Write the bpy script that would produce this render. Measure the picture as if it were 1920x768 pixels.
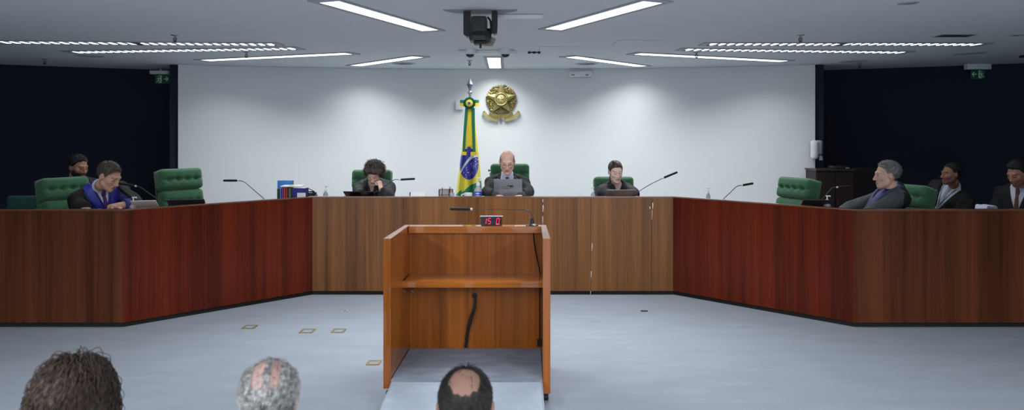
import bpy, bmesh, math, random
import numpy as np
from mathutils import Vector, Matrix, Euler

random.seed(7); RNG = np.random.default_rng(7)
S = bpy.context.scene; COL = S.collection
for o in list(bpy.data.objects): bpy.data.objects.remove(o)
PI = math.pi

# ------------------------------------------------------------------ camera, world, light level
CAM_H, FPX, HZ = 1.72, 1280.0, 248.0
LAMP, LAMP_SIDE, FILL_BACK, EXPO = 29.0, 4.0, 104.0, -.30   # watts per ceiling light, the back ones added as fill
GLOW = 2.5; SPREAD = math.radians(132)
cd = bpy.data.cameras.new('camera'); cam = bpy.data.objects.new('camera', cd); COL.objects.link(cam)
cam.location = (0, 0, CAM_H); cam.rotation_euler = (PI/2, 0, 0)
cd.sensor_width = 36; cd.lens = 36*FPX/1920; cd.shift_y = -(384-HZ)/1920
cd.clip_start = .05; cd.clip_end = 100
cd.dof.use_dof = True; cd.dof.focus_distance = 7.4; cd.dof.aperture_fstop = 2.8
S.camera = cam
W = bpy.data.worlds.new('world'); S.world = W; W.use_nodes = True
W.node_tree.nodes['Background'].inputs[0].default_value = (.05, .055, .065, 1)
W.node_tree.nodes['Background'].inputs[1].default_value = .1
S.view_settings.view_transform = 'Standard'; S.view_settings.look = 'None'
S.view_settings.exposure = EXPO; S.view_settings.gamma = 1; S.view_settings.use_curve_mapping = False

def at(x, y, Y): return Vector(((x-960)/FPX*Y, Y, CAM_H-(y-HZ)/FPX*Y))
def lin(r, g, b):
    f = lambda c: (c/255/12.92) if c/255 <= .04045 else ((c/255+.055)/1.055)**2.4
    return (f(r), f(g), f(b), 1)

# ------------------------------------------------------------------ materials
MATS = {}
def mat(name, col, rough=.6, metal=0., spec=.5, emit=None, estr=1., noise=0., nscale=(20, 20, 20), bump=0., bscale=200, attr=None, trans=0., coat=0., sheen=0.):
    if name in MATS: return MATS[name]
    m = bpy.data.materials.new(name); m.use_nodes = True; nt = m.node_tree; N = nt.nodes; L = nt.links
    b = N['Principled BSDF']
    b.inputs['Base Color'].default_value = col; b.inputs['Roughness'].default_value = rough
    b.inputs['Metallic'].default_value = metal; b.inputs['Specular IOR Level'].default_value = spec
    b.inputs['Transmission Weight'].default_value = trans; b.inputs['Coat Weight'].default_value = coat
    b.inputs['Sheen Weight'].default_value = sheen
    if emit is not None:
        b.inputs['Emission Color'].default_value = emit; b.inputs['Emission Strength'].default_value = estr
    tc = N.new('ShaderNodeTexCoord')
    src = None
    if attr:
        a = N.new('ShaderNodeVertexColor'); a.layer_name = attr; src = a.outputs['Color']
    if noise:
        mp = N.new('ShaderNodeMapping'); mp.inputs['Scale'].default_value = nscale
        L.new(tc.outputs['Object'], mp.inputs['Vector'])
        nz = N.new('ShaderNodeTexNoise'); nz.inputs['Scale'].default_value = 1; nz.inputs['Detail'].default_value = 5
        L.new(mp.outputs['Vector'], nz.inputs['Vector'])
        mr = N.new('ShaderNodeMapRange'); mr.inputs['From Min'].default_value = .3; mr.inputs['From Max'].default_value = .7
        mr.inputs['To Min'].default_value = 1-noise; mr.inputs['To Max'].default_value = 1+noise
        L.new(nz.outputs['Fac'], mr.inputs['Value'])
        vm = N.new('ShaderNodeVectorMath'); vm.operation = 'SCALE'
        if src is not None: L.new(src, vm.inputs[0])
        else: vm.inputs[0].default_value = col[:3]
        L.new(mr.outputs['Result'], vm.inputs['Scale']); src = vm.outputs['Vector']
    if src is not None: L.new(src, b.inputs['Base Color'])
    if bump:
        nb = N.new('ShaderNodeTexNoise'); nb.inputs['Scale'].default_value = bscale; nb.inputs['Detail'].default_value = 3
        L.new(tc.outputs['Object'], nb.inputs['Vector'])
        bp = N.new('ShaderNodeBump'); bp.inputs['Strength'].default_value = bump; bp.inputs['Distance'].default_value = .01
        L.new(nb.outputs['Fac'], bp.inputs['Height']); L.new(bp.outputs['Normal'], b.inputs['Normal'])
    MATS[name] = m; return m

def wood(name, dark, light, rough=.3, axis='z', fine=90, coat=.0, spec=.5):
    if name in MATS: return MATS[name]
    m = bpy.data.materials.new(name); m.use_nodes = True; nt = m.node_tree; N = nt.nodes; L = nt.links
    b = N['Principled BSDF']; b.inputs['Roughness'].default_value = rough; b.inputs['Coat Weight'].default_value = coat
    b.inputs['Specular IOR Level'].default_value = spec
    tc = N.new('ShaderNodeTexCoord'); out = []
    for k, (c, a, det) in enumerate(((3.2, .12, 3), (14, .25, 4), (fine, 1.1, 4))):
        mp = N.new('ShaderNodeMapping')
        mp.inputs['Scale'].default_value = (c, c, a) if axis == 'z' else (a, c, c)
        L.new(tc.outputs['Object'], mp.inputs['Vector'])
        nz = N.new('ShaderNodeTexNoise'); nz.inputs['Scale'].default_value = 1; nz.inputs['Detail'].default_value = det
        nz.inputs['Distortion'].default_value = .5 if k < 2 else 0
        L.new(mp.outputs['Vector'], nz.inputs['Vector']); out.append(nz.outputs['Fac'])
    def math_(op, a, bb):
        n = N.new('ShaderNodeMath'); n.operation = op
        for i, v in enumerate((a, bb)):
            if isinstance(v, (int, float)): n.inputs[i].default_value = v
            else: L.new(v, n.inputs[i])
        return n.outputs[0]
    s = math_('ADD', math_('ADD', math_('MULTIPLY', out[0], .42), math_('MULTIPLY', out[1], .34)), math_('MULTIPLY', out[2], .24))
    cr = N.new('ShaderNodeValToRGB'); L.new(s, cr.inputs['Fac'])
    cr.color_ramp.elements[0].position = .36; cr.color_ramp.elements[0].color = dark
    cr.color_ramp.elements[1].position = .64; cr.color_ramp.elements[1].color = light
    L.new(cr.outputs['Color'], b.inputs['Base Color'])
    MATS[name] = m; return m

M_wall = mat('white_wall_paint', lin(222, 225, 227), .85, bump=.03, bscale=300)
M_navy = mat('navy_wall', lin(20, 27, 48), .85, bump=.05, bscale=250)
M_ceil = mat('ceiling_paint', lin(214, 218, 222), .9)
M_carpet = mat('carpet', lin(146, 155, 166), .95, noise=.06, nscale=(2.2, 7, 3), bump=.5, bscale=350, spec=.1, sheen=.1)
M_carpet2 = mat('ramp_carpet', lin(172, 183, 197), .95, noise=.10, nscale=(5, 12, 5), bump=.5, bscale=350, spec=.1)
M_platc = mat('platform_carpet', lin(146, 155, 170), .95, noise=.14, nscale=(6, 14, 6), bump=.6, bscale=350, spec=.1)
M_bench = wood('bench_veneer', lin(76, 45, 21), lin(136, 90, 48), .30, spec=.3)
M_benchred = wood('bench_red_veneer', lin(50, 14, 5), lin(106, 37, 15), .30, spec=.2)
M_benchend = wood('bench_end_veneer', lin(54, 25, 12), lin(104, 56, 32), .32, spec=.2)
M_benchtop = wood('bench_rim', lin(96, 66, 52), lin(130, 92, 74), .2, axis='x', coat=.8)
M_desk = wood('desk_top', lin(70, 40, 28), lin(100, 62, 42), .35, axis='x')
M_lect = wood('lectern_wood', lin(104, 50, 12), lin(170, 96, 31), .25, fine=60, spec=.3, coat=.8)
M_lecth = wood('lectern_wood_long', lin(146, 78, 18), lin(206, 124, 40), .22, axis='x', fine=60, spec=.4, coat=.8)
M_lectd = wood('lectern_back_wood', lin(112, 58, 12), lin(176, 102, 31), .34, fine=60, spec=.3)
M_cab = wood('cabinet_wood', lin(26, 16, 13), lin(46, 28, 21), .5)
M_black = mat('black_plastic', lin(18, 18, 20), .4)
M_dgrey = mat('dark_grey_plastic', lin(48, 51, 53), .45)
M_rubber = mat('black_rubber', lin(10, 10, 11), .7)
M_steel = mat('steel', lin(150, 152, 156), .3, .9)
M_chrome = mat('chrome', lin(200, 202, 206), .15, 1.)
M_white = mat('white_plastic', lin(225, 227, 230), .45)
M_lgrey = mat('light_grey_plastic', lin(160, 164, 170), .5)
M_gold = mat('gilded_metal', lin(186, 174, 116), .42, .75, noise=.18, nscale=(40, 40, 40))
M_goldd = mat('aged_gilding', lin(138, 126, 76), .5, .7, noise=.25, nscale=(60, 60, 60))
M_brass = mat('brass_trim', lin(190, 165, 95), .4, .7)
M_green = mat('green_upholstery', lin(50, 104, 68), .8, noise=.08, nscale=(30, 30, 30), bump=.2, bscale=500, sheen=.25)
M_greend = mat('green_piping', lin(32, 72, 48), .8)
M_teal = mat('teal_upholstery', lin(34, 74, 70), .85, bump=.15, bscale=400)
M_paper = mat('paper', lin(235, 235, 236), .8)
M_shirt = mat('white_shirt', lin(226, 228, 236), .8)
M_lensd = mat('dark_dome', lin(16, 17, 24), .08, spec=.8)

def vis(name, c, s): return mat(name, (c[0], c[1], c[2], 1), .5, emit=(c[0], c[1], c[2], 1), estr=s)
M_lamp = mat('lamp_diffuser', (.9, .9, .9, 1), .5, emit=(.93, .97, 1, 1), estr=GLOW)
M_lampside = mat('lamp_diffuser_louvred', (.9, .9, .9, 1), .5, emit=(.93, .97, 1, 1), estr=GLOW)
M_fillback = mat('added_fill_gallery', (.9, .9, .9, 1), .5, emit=(.93, .97, 1, 1), estr=GLOW)

# ------------------------------------------------------------------ object helpers
def props(o, label=None, cat=None, group=None, kind=None):
    if label: o['label'] = label
    if cat: o['category'] = cat
    if group: o['group'] = group
    if kind: o['kind'] = kind
    return o
def empty(name, label, cat, loc=(0, 0, 0), rz=0., group=None):
    o = bpy.data.objects.new(name, None); COL.objects.link(o); o.empty_display_size = .1
    o.location = loc; o.rotation_euler = (0, 0, rz)
    return props(o, label, cat, group)
def link(name, me, m, parent=None):
    o = bpy.data.objects.new(name, me); COL.objects.link(o)
    if m is not None:
        for mm in (m if isinstance(m, (list, tuple)) else [m]): me.materials.append(mm)
    if parent is not None: o.parent = parent
    return o
def obj(name, bm, m, parent=None, smooth=None, loc=None):
    bmesh.ops.recalc_face_normals(bm, faces=bm.faces)
    me = bpy.data.meshes.new(name)
    bm.to_mesh(me); bm.free()
    if smooth is not None and len(me.polygons):
        me.polygons.foreach_set('use_smooth', [True]*len(me.polygons))
        me.set_sharp_from_angle(angle=math.radians(smooth))
    o = link(name, me, m, parent)
    if loc is not None: o.location = loc
    return o
def BM(): return bmesh.new()
def box(bm, c, s, R=None, bev=0., seg=2):
    r = bmesh.ops.create_cube(bm, size=1); vs = r['verts']
    for v in vs: v.co = Vector((v.co.x*s[0], v.co.y*s[1], v.co.z*s[2]))
    if bev:
        es = list({e for v in vs for e in v.link_edges})
        rr = bmesh.ops.bevel(bm, geom=es, offset=bev, segments=seg, affect='EDGES', profile=.5)
        vs = [v for v in rr['verts'] if v.is_valid] + [v for v in vs if v.is_valid]
        vs = list(set(vs) | {v for f in rr['faces'] if f.is_valid for v in f.verts})
    c = Vector(c)
    for v in vs: v.co = (R @ v.co if R is not None else v.co) + c
    return vs
def prism(bm, poly, z0, z1):
    a = [bm.verts.new((p[0], p[1], z0)) for p in poly]; b = [bm.verts.new((p[0], p[1], z1)) for p in poly]
    bm.faces.new(a[::-1]); bm.faces.new(b); n = len(poly)
    for i in range(n): bm.faces.new((a[i], a[(i+1) % n], b[(i+1) % n], b[i]))
def tube(bm, pts, r, n=8, caps=True):
    pts = [Vector(p) for p in pts]; k = len(pts)
    rs = r if isinstance(r, (list, tuple)) else [r]*k
    rings = []; up = None
    for i, p in enumerate(pts):
        t = (pts[min(i+1, k-1)]-pts[max(i-1, 0)]).normalized()
        if up is None: up = Vector((0, 0, 1)) if abs(t.z) < .9 else Vector((1, 0, 0))
        s = t.cross(up).normalized(); up = s.cross(t).normalized()
        rings.append([bm.verts.new(p+(s*math.cos(2*PI*j/n)+up*math.sin(2*PI*j/n))*rs[i]) for j in range(n)])
    for i in range(k-1):
        for j in range(n): bm.faces.new((rings[i][j], rings[i][(j+1) % n], rings[i+1][(j+1) % n], rings[i+1][j]))
    if caps: bm.faces.new(rings[0][::-1]); bm.faces.new(rings[-1])
def lathe(bm, prof, c=(0, 0, 0), n=24, R=None):
    c = Vector(c); rings = []
    for (r, z) in prof:
        ring = []
        for j in range(n):
            p = Vector((max(r, 1e-5)*math.cos(2*PI*j/n), max(r, 1e-5)*math.sin(2*PI*j/n), z))
            ring.append(bm.verts.new((R @ p if R is not None else p)+c))
        rings.append(ring)
    for i in range(len(rings)-1):
        for j in range(n): bm.faces.new((rings[i][j], rings[i][(j+1) % n], rings[i+1][(j+1) % n], rings[i+1][j]))
    bm.faces.new(rings[0][::-1]); bm.faces.new(rings[-1])
def ball(bm, c, r, seg=14):
    g = bmesh.ops.create_uvsphere(bm, u_segments=seg, v_segments=max(6, seg*2//3), radius=1)
    rr = r if isinstance(r, (tuple, list)) else (r, r, r)
    for v in g['verts']: v.co = Vector((v.co.x*rr[0]+c[0], v.co.y*rr[1]+c[1], v.co.z*rr[2]+c[2]))
def smooth_path(pts, sub=6):
    pts = [Vector(p) for p in pts]; out = []
    for i in range(len(pts)-1):
        p0, p1, p2, p3 = pts[max(i-1, 0)], pts[i], pts[i+1], pts[min(i+2, len(pts)-1)]
        for s in range(sub):
            t = s/sub
            out.append(.5*((2*p1)+(p2-p0)*t+(2*p0-5*p1+4*p2-p3)*t*t+(3*p1-p0-3*p2+p3)*t**3))
    out.append(pts[-1]); return out
def Rz(a): return Matrix.Rotation(a, 3, 'Z')
def Rx(a): return Matrix.Rotation(a, 3, 'X')
def Ry(a): return Matrix.Rotation(a, 3, 'Y')
def face_rz(fx, fy): return math.atan2(-fx, fy)
def np_mesh(name, V, F, smooth=True, attr=None):
    V = np.asarray(V, np.float32); F = np.asarray(F, np.int32); k = F.shape[1]
    me = bpy.data.meshes.new(name)
    me.vertices.add(len(V)); me.vertices.foreach_set('co', V.ravel())
    me.loops.add(F.size); me.loops.foreach_set('vertex_index', F.ravel())
    me.polygons.add(len(F)); me.polygons.foreach_set('loop_start', np.arange(0, F.size, k, dtype=np.int32))
    me.polygons.foreach_set('use_smooth', np.full(len(F), smooth))
    me.update(calc_edges=True); me.validate()
    if attr is not None:
        a = me.color_attributes.new('tint', 'FLOAT_COLOR', 'POINT')
        a.data.foreach_set('color', np.c_[attr, np.ones(len(attr))].astype(np.float32).ravel())
    return me

# ------------------------------------------------------------------ the room
RC = Vector((-.22, -3.7)); CEIL = CAM_H+.97; PLAT = .14; AUD = -.3
def arc(R, x0, x1, n=48):
    out = []
    for i in range(n+1):
        x = x0+(x1-x0)*i/n; out.append((x, RC.y+math.sqrt(R*R-(x-RC.x)**2)))
    return out
def wall_slab(name, front, back, z0, z1, m):
    bm = BM(); prism(bm, front+back[::-1], z0, z1)
    return props(obj(name, bm, m, None, 20), kind='structure')
def slab(name, x0, x1, y0, y1, z0, z1, m):
    bm = BM(); box(bm, ((x0+x1)/2, (y0+y1)/2, (z0+z1)/2), (x1-x0, y1-y0, z1-z0))
    return props(obj(name, bm, m), kind='structure')
slab('floor', -9.4, 9.4, 3.3, 12.2, -.6, 0, M_carpet)
slab('floor_gallery', -9.4, 9.4, -4.2, 3.3, -.6, AUD, M_carpet)
slab('floor_step', -9.4, 9.4, 2.95, 3.3, AUD, -.15, M_carpet)
slab('ceiling', -9.6, 9.6, -4.4, 12.4, CEIL, CEIL+.1, M_ceil)
wall_slab('wall_back', arc(14.2, -4.77, 4.33), arc(14.26, -4.77, 4.33), PLAT, CEIL-.002, M_wall)
wall_slab('wall_back_core', arc(14.262, -4.9, 4.46), arc(14.5, -4.9, 4.46), PLAT, CEIL-.002, M_navy)
wall_slab('wall_dark', arc(15.2, -9.2, 8.9, 80), arc(15.4, -9.2, 8.9, 80), -.1, CEIL, M_navy)
slab('wall_left', -9.4, -9.2, -4.2, 9.2, -.6, CEIL, M_navy)
slab('wall_right', 8.9, 9.1, -4.2, 9.2, -.6, CEIL, M_navy)
slab('wall_rear', -9.4, 9.1, -4.4, -4.2, -.6, CEIL, M_wall)

# bench line, seen from above
BP = [Vector(p) for p in ((-6.0, 6.015), (-3.421, 6.015), (-2.109, 7.218), (1.703, 7.218), (3.017, 6.015), (5.6, 6.015))]
def offs(d):
    out = []
    for i, p in enumerate(BP):
        ns = []
        for a, b in ((i-1, i), (i, i+1)):
            if a >= 0 and b < len(BP):
                t = (BP[b]-BP[a]).normalized(); ns.append(Vector((-t.y, t.x)))
        n = sum(ns, Vector((0, 0))).normalized()
        out.append(p+n*(d/n.dot(ns[0])))
    return out
def quad_of(i, d0, d1, e=.0):
    A, B = offs(d0), offs(d1)
    return [A[i], A[i+1], B[i+1], B[i]]
BTOP = 1.043; DESK = .96
# raised floor the judges sit on, behind the bench front
A = offs(.09)
bm = BM(); prism(bm, [(-9.15, 6.105)]+[tuple(p) for p in A[1:5]]+[(8.85, 6.105), (8.85, 8.75)]+arc(15.19, 8.7, -9.0, 40)+[(-9.15, 8.75)], .001, PLAT)
props(obj('floor_dais', bm, M_carpet), kind='structure')
blabs = ['dark brown end section of the bench, under the judge with the blue stole',
         'reddish angled wing of the bench, with the pile of books on its end',
         'long brown middle section of the bench, behind the lectern',
         'reddish angled wing of the bench, holding the dark laptop before an empty green chair',
         'dark brown end section of the bench, under the grey-haired man in profile']
for i in range(5):
    t = empty('bench_section', blabs[i], 'bench', (0, 0, 0), 0, 'sections of the curved judges bench')
    g = .0015
    mm = [M_benchend, M_benchred, M_bench, M_benchred, M_benchend][i]
    bm = BM(); prism(bm, quad_of(i, 0, .045), .045, BTOP-.012); obj('front_panel', bm, mm, t)
    bm = BM(); prism(bm, quad_of(i, -.002, .05), BTOP-.012, BTOP); obj('top_rail', bm, M_benchtop, t)
    bm = BM(); prism(bm, quad_of(i, .03, .06), 0, .045); obj('kickplate', bm, M_rubber, t)
    bm = BM(); prism(bm, quad_of(i, .045, .75), DESK-.035, DESK); obj('desk_top', bm, M_desk, t)
    A, B = offs(.1), offs(.7)
    for f in ((.25, .75) if i != 2 else (.2, .5, .8)):
        bm = BM()
        a = A[i].lerp(A[i+1], f); b = B[i].lerp(B[i+1], f); d = (b-a); tt = Vector((-d.y, d.x)).normalized()*.015
        prism(bm, [a-tt, a+tt, b+tt, b-tt], PLAT, DESK-.035)
        obj('support_panel', bm, mm, t)
    if i == 2:   # peeled veneer and seams on the brown front
        def chip(px0, py0, px1, py1, wpx):
            Y = 7.217; a = at(px0, py0, Y); b = at(px1, py1, Y); bm = BM()
            tube(bm, [a, a.lerp(b, .4)+Vector((.001, 0, 0)), b], [wpx*.0025, wpx*.003, wpx*.0012], 6)
            obj('veneer_chip', bm, M_paper, t)
        for c in ((1018, 373, 1018, 379, 1.1), (1018.5, 384, 1018, 397, 1.3), (1017.5, 405, 1017.5, 420, 1), (1224, 380, 1223.5, 391, 1.6), (1218, 387, 1219, 392, 1.4),
                  (1222.5, 393, 1222, 412, .8), (1110.5, 456, 1109.5, 470, .9), (1108.5, 508, 1108, 520, 1.1), (1107.5, 545, 1107, 552, .8)): chip(*c)
        for px in (1107.8, 1221.5, 1017.8):
            bm = BM(); a = at(px, 380, 7.2165); box(bm, (a.x, 7.2175, .54), (.003, .002, .98)); obj('panel_seam', bm, M_rubber, t)
def desk_pt(px, dist, i, z=DESK):
    O = offs(dist); p, q = O[i], O[i+1]; k = (px-960)/FPX
    d = q-p; s = (k*p.y-p.x)/(d.x-k*d.y); r = p+d*s
    return Vector((r.x, r.y, z))
SEG_ANG = [0, math.atan2(1.203, 1.312), 0, -math.atan2(1.203, 1.314), 0]

# ------------------------------------------------------------------ ceiling lights
def cpt(x, y): return Vector(at(x, y, .97*FPX/(HZ-y)))
def light(a, b, w, m, label, louvre=False, group='recessed ceiling lights', gain=1.):
    a = Vector((a[0], a[1], 0)); b = Vector((b[0], b[1], 0)); d = b-a; L = d.length
    t = empty('ceiling_light', label, 'ceiling light', ((a.x+b.x)/2, (a.y+b.y)/2, CEIL), math.atan2(d.y, d.x), group)
    fw = .028; bm = BM()
    for s in (-1, 1):
        box(bm, (0, s*(w/2+fw/2), -.005), (L+2*fw+.1, fw, .01), bev=.002, seg=1)
        box(bm, (s*(L/2+fw/2+.025), 0, -.005), (fw+.05, w, .01), bev=.002, seg=1)
    obj('frame', bm, M_lgrey, t)
    bm = BM()
    for s in (-1, 1): box(bm, (0, s*(w/2-.009), -.0045), (L, .007, .005))
    obj('reflector_edge', bm, M_rubber, t)
    if not louvre:
        bm = BM(); box(bm, (0, 0, -.0035), (L, w-.026, .006)); obj('diffuser', bm, m, t)
    else:
        n = int(L/.094); bm = BM(); bb = BM(); st = L/n
        for k in range(n):
            x = -L/2+st*(k+.5)
            v = [bm.verts.new(p) for p in ((x-st*.30, -w/2+.03, -.002), (x+st*.30, -w/2+.03, -.002), (x+st*.16, w/2-.03, -.002), (x-st*.16, w/2-.03, -.002),
                                          (x-st*.24, -w/2+.035, -.011), (x+st*.24, -w/2+.035, -.011), (x+st*.12, w/2-.035, -.011), (x-st*.12, w/2-.035, -.011))]
            for f in ((0, 1, 2, 3), (4, 5, 6, 7), (0, 1, 5, 4), (1, 2, 6, 5), (2, 3, 7, 6), (3, 0, 4, 7)): bm.faces.new([v[q] for q in f])
            box(bb, (x+st/2, 0, -.005), (st*.3, w-.03, .010))
        obj('diffuser', bm, m, t); obj('louvre', bb, M_lgrey, t)
    ld = bpy.data.lights.new('lamp_tube_light', 'AREA'); ld.shape = 'RECTANGLE'; ld.size = L-.02; ld.size_y = w-.03; ld.spread = SPREAD if 'gallery' not in m.name else math.radians(168); ld.color = (.98, .99, 1)
    ld.energy = {'lamp_diffuser': LAMP, 'lamp_diffuser_louvred': LAMP_SIDE, 'added_fill_gallery': FILL_BACK}[m.name]*gain
    lo = bpy.data.objects.new('lamp_tube_light', ld); COL.objects.link(lo); lo.parent = t; lo.location = (0, 0, -.013)
    return t
LW = .2
light(cpt(615, 1.5), cpt(806, 56), LW, M_lamp, 'wide white ceiling light slanting toward the ceiling camera, on the curly-haired judge side', gain=1.5)
light(cpt(1226, 2), cpt(1038, 54), LW, M_lamp, 'wide white ceiling light slanting toward the ceiling camera, on the emergency light side', gain=1.5)
light(cpt(925.5, 107), cpt(928.5, 127), LW, M_lamp, 'short-looking white ceiling light pointing straight at the wall above the golden crest')
light(cpt(785, 105.5), cpt(667, 122.5), LW, M_lamp, 'narrow white ceiling light running to the wall above the curly-haired judge')
light(cpt(1069, 105.5), cpt(1203, 123.5), LW, M_lamp, 'narrow white ceiling light running to the wall above the woman with tied-back hair')
light(cpt(655, 99.5), cpt(385, 112.5), LW, M_lamp, 'long white ceiling light over the books, between a dashed light and the wall')
light(cpt(1194, 100), cpt(1470, 114), LW, M_lamp, 'long white ceiling light ending over the empty green chair beside the dark laptop')
light(cpt(553, 90), cpt(139, 97), LW, M_lampside, 'dashed ceiling light, the shorter of two, over the empty chair by the wall edge', True)
light(cpt(1284, 92), cpt(1693, 97.5), LW, M_lampside, 'dashed ceiling light, the shorter of two, on the grey-haired man side', True)
light(cpt(515, 82.3), cpt(262, 80.6), LW, M_lampside, 'inner half of the longest dashed ceiling light, under the sprinkler near the curly-haired judge', True)
light(cpt(256, 80.5), cpt(0, 78), LW, M_lampside, 'outer half of the longest dashed ceiling light, over the judge with the blue stole', True)
light(cpt(1328, 82), cpt(1574, 82.2), LW, M_lampside, 'inner half of the long dashed ceiling light on the side of the white wall dispenser', True)
light(cpt(1580, 81.5), cpt(1836, 82.5), LW, M_lampside, 'outer half of the long dashed ceiling light, over the grey-haired man in profile', True)
for x, ys in ((-3.3, (1.0, -.2, -1.4, -2.6)), (-.2, (-1.4, -2.6)), (2.9, (1.0, -.2, -1.4, -2.6))):  # fixtures added out of view to brighten the bench front and faces
    for y in ys:
        light((x, y-.6), (x, y+.6), LW, M_fillback, 'added white fill light above the public seats, out past the lectern', group='gallery ceiling lights')
# ------------------------------------------------------------------ lectern
def lectern():
    Yf, Yb = 4.368, 5.02
    xl, xr = (718.7-960)/FPX*Yf, (1032-960)/FPX*Yf
    t = empty('lectern', 'open-backed orange-brown wooden lectern with shelf, standing in the middle of the carpet', 'lectern', ((xl+xr)/2, Yf, 0))
    ox, oy = (xl+xr)/2, Yf; zt = 1.041; z0 = .052; th = .048
    xlb, xrb = (759.6-960)/FPX*Yb, (1023.5-960)/FPX*Yb
    L = lambda pts: [(p[0]-ox, p[1]-oy) for p in pts]
    bm = BM(); prism(bm, L([(xl, Yf), (xl+th, Yf), (xlb+th*.75, Yb), (xlb, Yb)]), z0+.03, zt); obj('side_panel', bm, M_lect, t)
    bm = BM(); prism(bm, L([(xr-th, Yf), (xr, Yf), (xrb, Yb), (xrb-th*.75, Yb)]), z0, zt); obj('side_panel', bm, M_lect, t)
    il, ir = xlb+th*.75, xrb-th*.75
    w = ir-il; cx = (il+ir)/2-ox
    bm = BM(); box(bm, (cx, Yb-.0125-oy, (z0+zt)/2-.025), (w, .025, zt-z0-.049)); obj('back_panel', bm, M_lectd, t)
    bm = BM(); box(bm, (cx, Yb-.04-oy, zt-.025), (w-.002, .08, .05), bev=.002, seg=1); obj('top_rail', bm, M_lecth, t)
    sh = .687
    bm = BM(); box(bm, (cx, Yb-.025-.12-oy, sh-.012), (w-.004, .24, .024)); box(bm, (cx-.003, Yb-.265-oy-.012, sh-.021), (w+.022, .024, .044), bev=.002, seg=1)
    obj('shelf', bm, M_lecth, t)
    # carpeted standing platform and ramp
    bm = BM(); xl2, xr2 = xl+th+.004-ox, xr-th-.004-ox
    prism(bm, L([(xl+th+.003, Yf-.01), (xr-th-.003, Yf-.01), (ir-.004, Yb-.028), (il+.004, Yb-.028)]), .03, .142); obj('platform', bm, M_platc, t)
    bm = BM(); y0, y1 = Yf-.022-oy, 3.55-oy; hw0, hw1 = xl2+.0, xr2
    vs = [bm.verts.new(p) for p in ((hw0, y0, .0), (hw1, y0, .0), (hw1, y1, .0), (hw0-.03, y1, .0), (hw0, y0, .138), (hw1, y0, .138), (hw1, y1, .012), (hw0-.03, y1, .012))]
    for f in ((3, 2, 1, 0), (4, 5, 6, 7), (0, 1, 5, 4), (1, 2, 6, 5), (2, 3, 7, 6), (3, 0, 4, 7)): bm.faces.new([vs[k] for k in f])
    bmesh.ops.bevel(bm, geom=[e for e in bm.edges if all(v.co.z > .005 for v in e.verts)], offset=.012, segments=3, affect='EDGES')
    obj('ramp', bm, M_carpet2, t, 40)
    for (x, y) in ((xr-.024, Yf+.03), (xl+.03, Yf+.03), (xrb-.03, Yb-.05), (xlb+.03, Yb-.05)):
        bm = BM(); box(bm, (x-ox, y-oy, .05), (.035, .035, .012)); tube(bm, [(x-ox-.004, y-oy, .05), (x-ox-.004, y-oy, .028)], .014, 8)
        c = obj('caster', bm, M_steel, t)
        bm = BM(); tube(bm, [(x-ox-.012, y-oy-.008, .0225), (x-ox+.012, y-oy-.008, .0225)], .022, 14); obj('caster_wheel', bm, M_rubber, c, 40)
    # cables: hole in the back panel and wires
    P = lambda px, py, Y: at(px, py, Y)-Vector((ox, oy, 0))
    bm = BM(); p = P(890, 554, 4.99); tube(bm, [p, p+Vector((0, -.004, 0))], .02, 16); obj('cable_grommet', bm, M_rubber, t)
    for dx in (0, 4):
        bm = BM(); tube(bm, smooth_path([P(890+dx*.3, 556, 4.985), P(889+dx*.6, 575, 4.96), P(880+dx, 600, 4.965), P(875+dx*.7, 625, 4.975), P(872+dx*.6, 651, 4.975)]), .0062, 8); obj('cable', bm, M_rubber, t)
    bm = BM(); tube(bm, smooth_path([P(1000, 437, 4.945), P(1004, 470, 4.97), P(1012.5, 512, 4.97), P(1012, 560, 4.965), P(1012, 640, 4.975)]), .0055, 8); obj('cable', bm, M_rubber, t)
    bm = BM(); box(bm, P(1011, 642, 4.96), (.03, .03, .05)); obj('cable_plug', bm, M_black, t)
    bm = BM()
    for py in (545, 647): q = P(773.5, py, 4.96); box(bm, q, (.012, .015, .015))
    obj('bracket', bm, M_steel, t)
    return zt, Yb
LZ, LY = lectern()

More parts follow.
